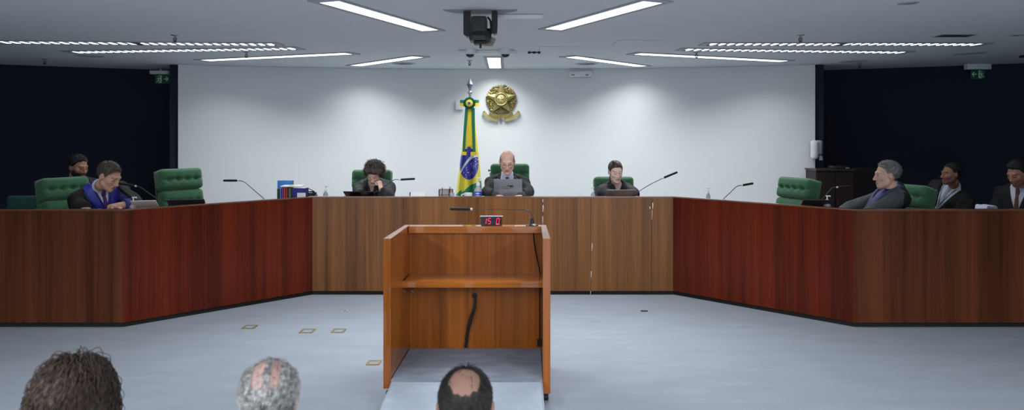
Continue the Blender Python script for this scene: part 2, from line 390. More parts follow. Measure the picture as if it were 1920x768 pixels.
# ------------------------------------------------------------------ clock
def clock():
    Y = 4.985; c = at(921.5, 412, Y); w, h = .153, .066; z0 = LZ
    t = empty('digital_clock', 'small black digital clock with red glowing numerals, standing on the lectern top', 'clock', (c.x, Y, z0))
    bm = BM(); box(bm, (0, .012, h/2), (w, .035, h), bev=.003); obj('case', bm, M_dgrey, t)
    bm = BM(); box(bm, (0, -.0062, h/2), (w-.008, .002, h-.012)); obj('display_window', bm, mat('clock_window', lin(26, 8, 26), .15), t)
    bm = BM(); box(bm, (0, 0, h+.0015), (w+.012, .05, .003)); obj('case_top', bm, M_lgrey, t)
    seg = {'a': (0, 1, 1, 1), 'b': (1, 1, 1, .5), 'c': (1, .5, 1, 0), 'd': (0, 0, 1, 0), 'e': (0, .5, 0, 0), 'f': (0, 1, 0, .5), 'g': (0, .5, 1, .5)}
    red = vis('red_led', lin(255, 40, 85), 1.1); dim = mat('unlit_led', lin(72, 18, 78), .3)
    dh, dw = .040, .019
    for ch, x, m in (('bc', -.0505, red), ('afgcd', -.018, red), ('abcdefg', .0135, dim), ('abcdef', .044, red)):
        bm = BM()
        for k in ch:
            x0, y0, x1, y1 = seg[k]; pts = []
            for (sx, sy) in ((x0, y0), (x1, y1)):
                zz = sy*dh; pts.append(Vector(((sx-.5)*dw+zz*.14+x, -.008, zz+h/2-dh/2)))
            d = (pts[1]-pts[0]); nrm = Vector((-d.z, 0, d.x)).normalized()*.0024; dd = d.normalized()*.0016
            a, b = pts[0]+dd, pts[1]-dd; f, bk = Vector((0, -.0007, 0)), Vector((0, .0009, 0))
            for off in (f,):
                q = [bm.verts.new(v) for v in (a+nrm+f, b+nrm+f, b-nrm+f, a-nrm+f, a+nrm+bk, b+nrm+bk, b-nrm+bk, a-nrm+bk)]
                for ff in ((0, 1, 2, 3), (4, 5, 6, 7), (0, 1, 5, 4), (1, 2, 6, 5), (2, 3, 7, 6), (3, 0, 4, 7)): bm.faces.new([q[z] for z in ff])
        obj('numeral', bm, m, t)
    bm = BM(); box(bm, (.046, -.008, .009), (.028, .001, .007)); obj('label_strip', bm, M_lgrey, t)
clock()

# ------------------------------------------------------------------ microphones
def microphone(label, pts, ring_at, head, z_base, base=True, rr=.0038, group='gooseneck microphones on the bench'):
    """pts: world points from the base up to the ring; head: (start, end)."""
    b = Vector(pts[0]); t = empty('gooseneck_microphone', label, 'microphone', (b.x, b.y, z_base), 0, group)
    o = Vector((b.x, b.y, z_base)); Lp = [Vector(p)-o for p in pts]
    Lp = [Vector((0, 0, .012))]+Lp if base else Lp
    bm = BM(); tube(bm, smooth_path(Lp, 8), rr, 8); obj('stem', bm, M_dgrey, t, 60)
    d = (head[1]-head[0]).normalized()
    bm = BM(); tube(bm, [ring_at-o-d*.007, ring_at-o+d*.007], .0085, 12); obj('light_ring', bm, M_white, t, 40)
    bm = BM(); h0, h1 = head[0]-o, head[1]-o
    tube(bm, [h0, h0.lerp(h1, .04), h0.lerp(h1, .5), h0.lerp(h1, .96), h1], [.008, .0115, .012, .0115, .008], 12); obj('microphone_head', bm, M_rubber, t, 60)
    bm = BM(); lathe(bm, [(.045, 0), (.047, .005), (.04, .011), (.014, .016), (.011, .05), (.006, .055)], n=20); obj('base', bm, M_black, t, 40)
def mic_px(label, px, Ys, ring, head, z_base, **k):
    pts = [at(p[0], p[1], y) for p, y in zip(px, Ys)]
    Y = Ys[-1]; dy = Ys[-1]-Ys[-2]
    r = at(ring[0], ring[1], Y+.01); h = (at(head[0][0], head[0][1], Y+.02), at(head[1][0], head[1][1], Y+k.pop('recede', .05)))
    pts.append(r); microphone(label, pts, r, h, z_base, **k)
mic_px('long-necked microphone bending toward the judge with the blue stole', [(314, 386.5), (288, 368), (264, 351.5)], [6.55, 6.56, 6.57], (254.5, 348.5), ((252, 347.8), (222, 343.5)), DESK)
mic_px('long-necked microphone standing alone against the white wall, before the books', [(497, 375), (476, 356), (458, 341)], [7.0, 7.01, 7.02], (447, 338.3), ((444.5, 338.2), (419, 338.2)), DESK)
mic_px('long-necked microphone pointing away from the curly-haired judge, above the white name card', [(692, 369), (718, 351), (738, 337.5)], [7.5, 7.5, 7.5], (749.5, 336.6), ((751, 336.4), (778, 335)), DESK)
mic_px('long-necked microphone rising to the right of the woman with tied-back hair', [(1186, 368), (1208, 352), (1228, 341)], [7.5, 7.5, 7.5], (1243.5, 333.6), ((1244.5, 333), (1270, 322.5)), DESK)
mic_px('long-necked microphone standing alone against the white wall, by the slim clear bottle', [(1354, 376), (1370, 360), (1382, 349)], [7.0, 7.0, 7.0], (1391, 347.2), ((1392, 347), (1412, 343.5)), DESK)
mic_px('long-necked microphone in front of the dark wooden cabinet, over the dark laptop', [(1526, 388), (1546, 368), (1560, 352.5)], [6.55, 6.55, 6.55], (1569.5, 350.8), ((1571, 350.6), (1595, 349.4)), DESK)
mic_px('microphone seen end-on beside the silver laptop, pointing at the bald judge', [(927, 368), (923, 348), (919, 328)], [7.45, 7.46, 7.5], (918.4, 322), ((918.2, 321.2), (917, 319)), DESK, recede=.14)
mic_px('long black microphone on the lectern, its head hanging level above the clock', [(997.5, 419), (997.3, 407), (995.5, 399), (989, 393.5), (975, 392.3), (930, 391.8)], [4.985]*6, (884, 391.8), ((882.5, 391.8), (844, 391)), LZ, group=None, recede=.03, rr=.003)

# ------------------------------------------------------------------ chairs
def pillow(name, w, d, h, r, buttons, m, parent, M, dep=.032, crease=True, puff=.012):
    bm = BM(); g = bmesh.ops.create_cube(bm, size=2)
    bmesh.ops.subdivide_edges(bm, edges=bm.edges[:], cuts=21, use_grid_fill=True)
    for v in bm.verts:
        s = Vector((v.co.x*w/2, v.co.y*d/2, v.co.z*h/2))
        inner = Vector((max(-w/2+r, min(w/2-r, s.x)), max(-d/2+r, min(d/2-r, s.y)), max(-h/2+r, min(h/2-r, s.z))))
        e = s-inner
        p = inner+e.normalized()*r if e.length > 1e-6 else s
        if v.co.y > .3:
            f = (v.co.y-.3)/.7
            dy = puff*(1-v.co.x**2)*(1-v.co.z**2)
            for (bx, bz) in buttons:
                q = ((p.x-bx)**2+(p.z-bz)**2)/(.024**2); dy -= dep*math.exp(-q)
                if crease:
                    dy -= dep*.35*math.exp(-((p.z-bz)/.014)**2)/max(1, len(buttons))
                    if p.z < bz: dy -= dep*.22*math.exp(-((p.x-bx)/.012)**2)*max(0, 1-(bz-p.z)/.09)
            p.y += dy*f
        v.co = M @ p
    return obj(name, bm, m, parent, 70)
def exec_chair(label, loc, rz, seat=.44, recline=10, scale=1., group='green executive chairs behind the bench', lift=0.):
    t = empty('executive_chair', label, 'chair', loc, rz, group)
    R = Rx(math.radians(recline)); piv = Vector((0, -.24, seat+lift))
    def MT(c): return Matrix.Translation(piv) @ R.to_4x4() @ Matrix.Translation(c)
    W_ = .47
    pillow('seat', .52, .52, .12, .045, [], M_green, t, Matrix.Translation((0, .02, seat-.06)), crease=False)
    lo = pillow('back_cushion', W_, .15, .40, .045, [(-.15, .07), (-.05, .07), (.05, .07), (.15, .07)], M_green, t, MT((0, 0, .235)))
    up = pillow('headrest_cushion', W_+.01, .17, .235, .045, [(-.15, -.005), (-.05, -.005), (.05, -.005), (.15, -.005)], M_green, t, MT((0, 0, .555)))
    for (c, p, hh, ww, yy) in ((lo, .235, .40, W_, .045), (up, .555, .235, W_+.01, .052)):
        bm = BM(); pts = []
        for k in range(40):
            a = 2*PI*k/40; x = max(-1, min(1, 1.35*math.cos(a))); z = max(-1, min(1, 1.35*math.sin(a)))
            pts.append(MT((x*(ww/2-.012), yy+.0, p+z*(hh/2-.012))) @ Vector((0, 0, 0)))
        tube(bm, pts+[pts[0]], .006, 6, False); obj('piping', bm, M_greend, c, 60)
    bm = BM(); box(bm, (0, -.095, .34), (W_-.02, .03, .66), bev=.012)
    for v in bm.verts: v.co = piv+R @ v.co
    obj('back_shell', bm, M_green, t, 40)
    for s in (-1, 1):
        bm = BM(); box(bm, (s*.30, .0, seat+.20), (.06, .34, .035), bev=.012); a = obj('armrest', bm, M_black, t, 40)
        bm = BM(); tube(bm, smooth_path([(s*.26, .02, seat-.09), (s*.30, .02, seat-.02), (s*.30, .02, seat+.19)], 4), .016, 8); obj('armrest_post', bm, M_steel, a, 60)
    bm = BM(); tube(bm, [(0, 0, .09), (0, 0, seat-.11)], [.035, .028], 14); box(bm, (0, 0, seat-.13), (.22, .26, .03)); obj('column', bm, M_steel, t, 40)
    for k in range(5):
        a = 2*PI*k/5+.3; d = Vector((math.cos(a), math.sin(a), 0))
        bm = BM(); tube(bm, [d*.02+Vector((0, 0, .10)), d*.29+Vector((0, 0, .065))], [.028, .016], 8); l = obj('leg', bm, M_steel, t, 60)
        bm = BM(); n = Vector((-d.y, d.x, 0))*.02; tube(bm, [d*.29+Vector((0, 0, .03))-n, d*.29+Vector((0, 0, .03))+n], .03, 12)
        tube(bm, [d*.29+Vector((0, 0, .03)), d*.29+Vector((0, 0, .07))], .008, 8); obj('caster', bm, M_rubber, l, 40)
    t.scale = (scale,)*3
    return t
def chair_at(label, px, Y, top_py, rz, recline=10):
    p = at(px, top_py, Y); h = p.z-PLAT
    rc = math.radians(recline); lift = max(-.06, h-(.44+.675*math.cos(rc))); seat = .44+max(-.03, min(.06, lift)); lift = h-(seat+.675*math.cos(rc))
    R = Rz(rz); off = R @ Vector((0, -.24-.55*math.sin(rc), 0))
    exec_chair(label, (p.x-off.x, p.y-off.y, PLAT), rz, seat, recline, lift=max(lift, -.05))
def visitor_chair(label, loc, rz, m, group, seat=.44, top=.86, name='visitor_chair'):
    t = empty(name, label, 'chair', loc, rz, group)
    pillow('seat', .5, .48, .09, .03, [], m, t, Matrix.Translation((0, .02, seat-.045)), crease=False)
    pillow('backrest', .5, .07, top-seat-.04, .025, [], m, t, Matrix.Translation((0, -.25, (top+seat+.04)/2)) @ Rx(.1).to_4x4(), crease=False, puff=.006)
    for sx in (-1, 1):
        for sy in (-1, 1):
            bm = BM(); tube(bm, [(sx*.22, sy*.2, seat-.08), (sx*.235, sy*.225, 0)], .014, 8); obj('leg', bm, M_black, t, 60)
        bm = BM(); tube(bm, [(sx*.22, -.2, seat-.06), (sx*.2, -.285, seat+.16)], .012, 8); obj('back_post', bm, M_black, t, 60)
    return t
F_CENTER = face_rz(0, -1)
chair_at('green chair of the bald judge, between flag and golden crest', 956, 8.45, 307, F_CENTER, 8)
chair_at('green chair of the curly-haired judge resting head on fist', 698, 8.35, 318, F_CENTER, 8)
chair_at('green chair of the woman with tied-back hair', 1150, 8.3, 331, F_CENTER, 8)
chair_at('tall empty green tufted chair in front of the edge of the white wall', 336, 7.62, 316.5, face_rz(.80, -.6), 12)
chair_at('empty green tufted chair behind the dark laptop, facing the middle', 1495, 7.62, 333.5, face_rz(-.92, -.38), 12)
chair_at('green tufted chair behind the judge with the blue stole', 119, 7.25, 333, face_rz(.86, -.5), 12)
chair_at('narrow-looking green chair seen edge-on behind the grey-haired man', 1704, 7.12, 347, face_rz(-.93, -.37), 16)

# ------------------------------------------------------------------ laptops and papers
def laptop(label, c, rz, w, lidlen, lean, mlid, mark=False, group='laptops on the bench'):
    """local +Y toward the user; the lid rises at the -Y edge and leans to -Y."""
    t = empty('laptop', label, 'laptop', (c[0], c[1], DESK), rz, group); d = lidlen
    bm = BM(); box(bm, (0, d/2, .010), (w, d, .016), bev=.003); b = obj('base', bm, mlid, t, 40)
    bm = BM(); box(bm, (0, d/2-.03, .0185), (w*.86, d*.45, .002)); obj('keyboard', bm, M_rubber, b)
    R = Rx(math.radians(lean)); pv = Vector((0, -.004, .016))
    bm = BM(); box(bm, (0, 0, d/2), (w, .008, d), bev=.003)
    for v in bm.verts: v.co = pv+R @ v.co
    lid = obj('lid', bm, mlid, t, 40)
    bm = BM(); box(bm, (0, .0046, d/2), (w-.014, .001, d-.02))
    for v in bm.verts: v.co = pv+R @ v.co
    obj('screen', bm, mat('laptop_screen', lin(160, 175, 200), .3, emit=lin(160, 175, 200), estr=.25), lid)
    bm = BM(); tube(bm, [(-w*.4, 0, .012), (w*.4, 0, .012)], .008, 8); obj('hinge', bm, M_black, t)
    if mark:
        def blk(name, m, rects):
            bm = BM()
            for (x0, z0, x1, z1) in rects: box(bm, ((x0+x1)/2, -.0044, (z0+z1)/2), (abs(x1-x0), .001, abs(z1-z0)))
            for v in bm.verts: v.co = pv+R @ v.co
            obj(name, bm, m, lid)
        blk('logo', M_black, [(-.008, .155, .058, .163), (.022, .140, .034, .155), (.034, .150, .058, .155), (.050, .134, .058, .150), (.012, .122, .024, .130), (.026, .138, .044, .146)])
        blk('logo_text', M_dgrey, [(-.058+.011*k, .138, -.058+.011*k+.007, .146) for k in range(6)]+[(-.058, .122, .004, .126)])
M_lapsil = mat('silver_aluminium', lin(128, 131, 138), .4, .3)
M_lapgry = mat('grey_aluminium', lin(150, 146, 144), .45, .1)
M_lapblk = mat('black_lid', lin(10, 11, 13), .35)
M_lapdk = mat('charcoal_lid', lin(56, 56, 62), .5)
M_lappale = mat('pale_lid', lin(222, 208, 202), .5)
M_lapbrn = mat('dark_brown_lid', lin(46, 44, 44), .4)
def Lp(px, Y): return at(px, 0, Y)
laptop('open silver laptop with a small black logo, before the bald judge', Lp(952.5, 7.62), 0, .315, .235, 14, M_lapsil, True)
laptop('black laptop opened flat back, before the curly-haired judge', Lp(679, 7.62), 0, .325, .225, 63, M_lapblk)
laptop('grey laptop before the woman with tied-back hair', Lp(1160, 7.62), 0, .318, .225, 58, M_lapgry)
p = desk_pt(354, .33, 1); laptop('dark charcoal laptop before the tall empty green chair', p, SEG_ANG[1]-.45, .33, .225, 62, M_lapdk)
p = desk_pt(279, .34, 1); laptop('pale laptop beside the pump bottle of the judge with the blue stole', p, SEG_ANG[1]-.5, .215, .22, 58, M_lappale)
p = desk_pt(1525, .36, 3); laptop('dark laptop in front of the empty green chair by the cabinet', p, SEG_ANG[3]+.55, .27, .225, 60, M_lapbrn)
def paper(label, c, rz, w, d, h, name='paper_stack', cat='papers', fan=.02, m=None):
    bm = BM(); n = max(2, int(h/.004))
    for k in range(n):
        a = random.uniform(-fan, fan)*2
        box(bm, (random.uniform(-fan, fan)*.4, random.uniform(-fan, fan)*.4, h*(k+.5)/n), (w, d, h/n*.96), Rz(a))
    o = obj(name, bm, m or M_paper, None); o.location = (c[0], c[1], DESK); o.rotation_euler = (0, 0, rz)
    return props(o, label, cat)
paper('white stack of papers fanned beside the silver laptop', desk_pt(1003, .33, 2), .05, .27, .2, .042, fan=.12)
paper('white papers lying under the edge of the silver laptop', desk_pt(956, .22, 2), -.04, .2, .12, .03, fan=.05)
paper('white papers before the judge with the blue stole', desk_pt(170, .3, 0), .3, .16, .2, .035)
paper('thin white papers lying alone in front of the tall empty green chair', desk_pt(428, .3, 1), SEG_ANG[1], .13, .2, .034)
paper('white papers at the empty green chair by the dark laptop', desk_pt(1488, .3, 3), SEG_ANG[3], .15, .2, .04, fan=.1)
paper('white papers in front of the grey-haired man', desk_pt(1599, .3, 3), .1, .10, .16, .03)
# white card with fold
def tent_card():
    Y = 7.55; c = at(784, 360, Y); t = empty('name_card', 'white folded name card right of the curly-haired judge', 'name card', (c.x, Y, DESK))
    for s, m in ((-1, M_paper), (1, M_lgrey)):
        bm = BM(); box(bm, (0, 0, .055), (.165, .003, .11))
        R = Rx(s*math.radians(20))
        for v in bm.verts: v.co = R @ (v.co-Vector((0, 0, .11)))+Vector((0, 0, .104+.0))
        obj('card_face', bm, m, t)
    bm = BM(); box(bm, (-.087, .0, .05), (.008, .07, .1)); obj('card_holder_edge', bm, M_lapdk, t)
tent_card()

# ------------------------------------------------------------------ bottles
M_clear = mat('clear_plastic', lin(214, 220, 226), .12, trans=.55, spec=.5)
M_gel = mat('clear_gel', lin(190, 196, 204), .15, trans=.4)
def pump_bottle(label, c, h, r, m_body, lab=None, rz=0., group='pump bottles on the bench', nozzle=1):
    t = empty('pump_bottle', label, 'bottle', (c[0], c[1], DESK), rz, group); hb = h*.62
    bm = BM(); lathe(bm, [(r*.92, 0), (r, .006), (r, hb*.62), (r*.86, hb*.8), (r*.42, hb*.96), (r*.38, hb)], n=24); obj('bottle_body', bm, m_body, t, 50)
    bm = BM(); lathe(bm, [(r*.5, hb), (r*.5, hb+h*.12), (r*.42, hb+h*.14), (r*.16, hb+h*.15), (r*.16, h*.93)], n=16); obj('collar', bm, M_white, t, 40)
    bm = BM(); box(bm, (r*.25*nozzle, 0, h*.955), (r*1.25, r*.42, h*.06), bev=.002); box(bm, (nozzle*r*.85, 0, h*.93), (r*.25, r*.2, h*.05)); obj('pump_head', bm, M_white, t, 40)
    if lab:
        bm = BM(); lathe(bm, [(r*1.01, hb*.1), (r*1.015, hb*.12), (r*1.015, hb*.6), (r*1.01, hb*.62)], n=24); l = obj('label', bm, lab, t, 40)
        bm = BM()
        for k in range(3): box(bm, (-r*.1, -r*1.03, hb*(.5-.13*k)), (r*(1.0 if k == 0 else .8), .002, hb*(.07 if k == 0 else .03)))
        obj('label_print', bm, mat('label_print_white', lin(200, 210, 240), .6), l)
    return t
M_lblue = mat('blue_label', lin(58, 82, 190), .5)
M_lblk = mat('grey_label', lin(120, 124, 130), .5)
pump_bottle('large hand sanitizer pump bottle with a blue label, beside the flag', desk_pt(896.5, .42, 2), .262, .042, M_clear, M_lblue)
pump_bottle('small clear pump bottle beside the sleeve of the judge with the blue stole', desk_pt(250, .3, 1), .165, .033, M_clear, M_lblk)
pump_bottle('small clear pump bottle left of the black laptop', desk_pt(610.5, .4, 2), .165, .027, M_clear)
pump_bottle('small clear pump bottle beside the chair of the woman with tied-back hair', desk_pt(1112, .4, 2), .15, .026, M_clear, nozzle=-1)
pump_bottle('slim clear pump bottle standing alone against the white wall', desk_pt(1328, .42, 3), .165, .022, M_clear)
pump_bottle('small clear pump bottle before the dark cabinet, right of the dark laptop', desk_pt(1551, .32, 3), .165, .033, M_clear, M_lblk)

# ------------------------------------------------------------------ cup, basket, books, glasses case
def cup():
    c = desk_pt(878, .36, 2); t = empty('coffee_cup', 'white coffee cup at the foot of the flag, left of the large pump bottle', 'cup', (c.x, c.y, DESK+.012))
    t.scale = (1.25, 1.25, 1.25); bm = BM(); lathe(bm, [(.024, .0), (.028, .004), (.036, .03), (.038, .062), (.0355, .062), (.033, .03), (.02, .008)], n=24); obj('cup_body', bm, M_white, t, 50)
    bm = BM(); tube(bm, smooth_path([(-.036, 0, .05), (-.058, 0, .045), (-.056, 0, .022), (-.033, 0, .018)], 5), .005, 8); obj('handle', bm, M_white, t, 60)
    bm = BM(); lathe(bm, [(.04, 0), (.05, .004), (.082, .010), (.080, .012), (.05, .008), (.026, .006)], n=28)
    o = obj('saucer', bm, M_white, None, 50); o.location = (c.x, c.y, DESK+.004); o.scale = (1.15, 1.15, 1); props(o, 'white saucer under the coffee cup', 'saucer')
cup()
def basket():
    c = desk_pt(836, .4, 2); t = empty('wire_basket', 'brown wire desk organizer left of the flag', 'desk organizer', (c.x, c.y, DESK))
    m = mat('brown_wire', lin(92, 66, 54), .5, .3); w, d, h = .15, .10, .125
    bm = BM()
    for z in (.003, h*.5, h):
        q = [(-w/2, -d/2, z), (w/2, -d/2, z), (w/2, d/2, z), (-w/2, d/2, z)]
        for k in range(4): tube(bm, [q[k], q[(k+1) % 4]], .0025, 6)
    obj('rim', bm, m, t)
    bm = BM()
    for k in range(13):
        x = -w/2+w*k/12
        for y in (-d/2, 0, d/2): tube(bm, [(x, y, .003), (x, y, h)], .0015, 5)
    for k in range(8):
        y = -d/2+d*k/7
        for x in (-w/2, w/2): tube(bm, [(x, y, .003), (x, y, h)], .0015, 5)
    obj('wire_mesh', bm, m, t)
    bm = BM(); box(bm, (0, 0, .003), (w, d, .004)); obj('tray', bm, m, t)
    for k, (x, y, hh, col, lab) in enumerate(((.033, .02, .155, lin(150, 46, 38), 'red pen standing in the wire desk organizer'), (.047, -.02, .15, lin(96, 40, 36), 'dark red pen standing at the end of the wire desk organizer'), (-.045, .02, .14, lin(40, 44, 60), 'dark blue pen standing in the wire desk organizer'))):
        t2 = empty('pen', lab, 'pen', (c.x+x, c.y+y, DESK+.006), 0, 'pens in the wire organizer')
        bm = BM(); tube(bm, [(0, 0, 0), (.002, 0, hh*.8)], .0055, 8); obj('barrel', bm, mat('pen_%d' % k, col, .4), t2, 60)
        bm = BM(); tube(bm, [(.002, 0, hh*.8), (.003, 0, hh)], [.006, .003], 8); obj('cap', bm, M_white if k == 0 else mat('pen_%d' % k, col), t2, 60)
basket()
def glass():
    c = desk_pt(847.5, .25, 2); bm = BM(); lathe(bm, [(.018, 0), (.022, .003), (.026, .10), (.0245, .10), (.02, .006)], n=20)
    o = obj('water_glass', bm, M_clear, None, 50); o.location = (c.x, c.y, DESK); props(o, 'clear drinking glass beside the wire desk organizer', 'glass')
glass()
def book(label, c, rz, th, h, d, col, lie=False, group='books at the end of the bench wing', lbl=None):
    t = empty('book', label, 'book', c, rz, group); mc = mat('book_%s' % '_'.join('%d' % int(v*999) for v in col[:3]), col, .5)
    bm = BM()
    if not lie:
        for s in (-1, 1): box(bm, (s*(th/2-.0015), 0, h/2), (.003, d, h))
        box(bm, (0, -d/2+.0015, h/2), (th, .003, h)); pg = (0, .003, h/2), (th-.006, d-.008, h-.006)
    else:
        for s in (0, 1): box(bm, (0, 0, .0015+s*(th-.003)), (h, d, .003))
        box(bm, (0, -d/2+.0015, th/2), (h, .003, th)); pg = (0, .004, th/2), (h-.006, d-.012, th-.006)
    obj('cover', bm, mc, t)
    bm = BM(); box(bm, *pg); obj('pages', bm, M_paper, t)
    if lbl:
        bm = BM(); box(bm, (lbl[0], -d/2-.001, lbl[1]), (lbl[2], .002, lbl[3])); obj('spine_label', bm, lbl[4], t)
ang = SEG_ANG[1]*.0
bY = 7.37
def bx_(px, Y=bY): return at(px, 0, Y).x
book('tall bright blue folder standing behind the row of books', (bx_(535.5, 7.5), 7.5, DESK), PI/2, .03, .232, .17, lin(72, 140, 226))
for px, wpx, h, col, lab in ((525, 4, .155, lin(24, 78, 58), 'thin dark green book, first upright of the row'), (529.3, 4, .163, lin(90, 120, 200), 'light blue thin book beside the dark green one'),
                             (533, 3, .17, lin(130, 90, 170), 'purple thin book in the upright row'), (536.8, 4.6, .172, lin(206, 52, 62), 'red book, the thicker one in the upright row'),
                             (540.9, 3, .17, lin(190, 86, 76), 'dull red slim book next to the thick red one'), (544, 2.6, .165, lin(84, 66, 60), 'brown slim book in the upright row'),
                             (546.7, 2.6, .16, lin(150, 160, 130), 'pale green slim book, last upright before the navy book')):
    book(lab, (bx_(px), bY, DESK), 0, wpx*bY/FPX*.97, h, .12, col, group='books at the end of the bench wing')
book('navy blue wide book with a white label block', (bx_(560.5, 7.31), 7.36, DESK), 0, .145, .162, .11, lin(36, 38, 128), lbl=(.028, .072, .09, .085, M_paper))
bm = BM(); c = Vector((bx_(549, bY), bY, DESK+.1765)); box(bm, (0, 0, .006), (.22, .15, .012), bev=.002); 
o = obj('notepad', bm, M_paper, None); o.location = c; props(o, 'white pad lying flat on top of the row of books', 'notepad')
bm = BM(); box(bm, (0, 0, .002), (.045, .12, .004)); o = obj('sticky_note', bm, mat('yellow_note', lin(214, 226, 130), .7), None); o.location = (c.x+.005, c.y-.01, c.z+.0122); props(o, 'yellow-green note slip on the white pad over the books', 'note')
# coil of cable and bent strap beside the books
bm = BM(); pts = []
for k in range(150):
    a = k*.42; pts.append(Vector((.055*math.cos(a)+.01*math.sin(a*.37), .05*math.sin(a), .012+.085*(k/150)+.02*math.sin(a*.23)**2)))
tube(bm, pts, .005, 6); o = obj('cable_coil', bm, M_rubber, None, 60); c = desk_pt(581.5, .32, 1); o.location = (bx_(582.5, 7.5), 7.5, DESK); props(o, 'black coil of cable beside the navy book', 'cable')
bm = BM(); tube(bm, smooth_path([at(572, 352.5, 7.36), at(580, 354, 7.36), at(589, 359, 7.36), at(596, 368.5, 7.36), Vector((bx_(597.5, 7.36), 7.36, DESK+.004))], 6), .004, 8)
o = obj('bent_cord', bm, M_rubber, None, 60); props(o, 'thin black cord arching down from the white pad to the bench', 'cord')
# low black cable or pen things by the silver laptop
bm = BM(); box(bm, (0, 0, .014), (.05, .05, .028), bev=.004); o = obj('call_button', bm, M_black, None, 40); o.location = desk_pt(912, .25, 2); props(o, 'small black box on the bench between pump bottle and microphone', 'button')
bm = BM(); box(bm, (0, 0, .016), (.035, .06, .032), bev=.004); o = obj('desk_device', bm, M_black, None, 40); o.location = desk_pt(977, .3, 2); props(o, 'small black device right of the silver laptop', 'device')

# ------------------------------------------------------------------ ceiling fittings
def ptz():
    Y = 5.45; c = at(901, 20, Y); t = empty('ceiling_camera', 'large black remote camera hanging from the ceiling on two arms', 'camera', (c.x, Y, CEIL))
    bm = BM(); prism(bm, [(-.295, -.06), (.295, -.06)]+[(.295*math.cos(PI*k/32), -.06+.20*math.sin(PI*k/32)) for k in range(1, 32)], -.004, 0); obj('mounting_disc', bm, mat('mount_disc', lin(128, 138, 144), .6), t)
    s = Y/FPX; X = lambda px: (px-901)*s; Z = lambda py: -(py-20)*s
    for (xa, xb, zt, zb) in ((869.5, 883, 17, 70), (922, 933, 17, 65)):
        bm = BM(); w = (xb-xa)*s; cx = X((xa+xb)/2)
        pr = [(-w/2, Z(17)), (w/2, Z(17)), (w/2, Z(40)), (w*.75 if xa < 900 else w/2, Z(48)), (w*.8 if xa < 900 else w*.4, Z(zb-2)), (0, Z(zb)), (-w/2, Z(zb-5))]
        pr = [(cx+a, min(-.012, b)) for a, b in pr]; d = .09
        a = [bm.verts.new((x, -d/2, z)) for x, z in pr]; b = [bm.verts.new((x, d/2, z)) for x, z in pr]; n = len(pr)
        bm.faces.new(a); bm.faces.new(b[::-1])
        for k in range(n): bm.faces.new((a[k], a[(k+1) % n], b[(k+1) % n], b[k]))
        arm = obj('arm', bm, M_black, t)
    bm = BM(); box(bm, (X(899), -.02, Z(56)), (29*s, .22, 44*s), bev=.018, seg=3); bod = obj('camera_body', bm, M_dgrey, t, 40)
    bm = BM(); box(bm, (X(900), .0, Z(70)), (38*s, .2, 16*s), bev=.01); obj('body_base', bm, M_black, bod, 40)
    bm = BM(); box(bm, (X(900), -.148, Z(67)), (26*s, .01, 7*s)); obj('vent_slot', bm, M_rubber, bod)
    bm = BM(); tube(bm, [(X(900), .1, Z(52)), (X(900), .19, Z(52))], .05, 20); obj('lens', bm, M_lensd, bod, 40)
    bm = BM(); tube(bm, [(X(880), 0, Z(58)), (X(924), 0, Z(58))], .022, 12); obj('pivot', bm, M_black, t, 40)
    bm = BM(); box(bm, (X(901), 0, Z(81)), (24*s, .1, 5*s)); box(bm, (X(901), 0, Z(86)), (4*s, .015, 8*s)); obj('lower_bracket', bm, M_black, bod)
    bm = BM(); tube(bm, smooth_path([(X(915), -.04, Z(34)), (X(920), -.06, Z(42)), (X(921), -.05, Z(60)), (X(918), .0, Z(74))], 5), .008, 8); obj('cable', bm, M_rubber, t, 60)
    bm = BM(); box(bm, (X(921), .05, Z(76)), (12*s, .02, 16*s), Ry(.45)); box(bm, (X(915), .05, Z(82)), (16*s, .05, 5*s)); obj('beige_bracket', bm, mat('beige_plate', lin(150, 146, 126), .5), bod)
ptz()
c = cpt(980, 27); bm = BM(); box(bm, (0, 0, -.018), (.375, .05, .032), bev=.008)
o = obj('cover_strip', bm, M_white, None, 40); o.location = (c.x-.02, c.y, CEIL-.0005); props(o, 'white plastic strip on the ceiling beside the hanging camera', 'ceiling strip')
c = cpt(912, 94); t = empty('dome_camera_bar', 'white bar carrying two dome cameras on the ceiling over the flag', 'camera mount', (c.x, c.y, CEIL))
sD = c.y/FPX
bm = BM(); box(bm, (0, .04, -.022), (105*sD, .12, .042), bev=.006); obj('bar', bm, M_white, t, 40)
bm = BM(); box(bm, (50*sD, -.01, -.03), (14*sD, .03, .03)); obj('end_box', bm, M_white, t)
for px, lab in ((881.5, 'small black dome camera under the white bar, nearest the flag spear'), (947.5, 'small black dome camera under the white bar, above the golden crest')):
    t2 = empty('dome_camera', lab, 'camera', (at(px, 94, c.y-.085).x, c.y-.085, CEIL), 0, 'dome cameras on the white bar')
    bm = BM(); lathe(bm, [(.072, 0), (.072, -.035), (.06, -.052)], n=28); obj('housing', bm, M_white, t2, 40)
    bm = BM(); lathe(bm, [(.05, -.05), (.049, -.066), (.042, -.082), (.026, -.093), (.008, -.098)], n=24); obj('dome', bm, M_lensd, t2, 60)
    bm = BM(); lathe(bm, [(.06, -.052), (.057, -.062), (.051, -.062), (.051, -.052)], n=28); obj('trim_ring', bm, M_white, t2, 40)
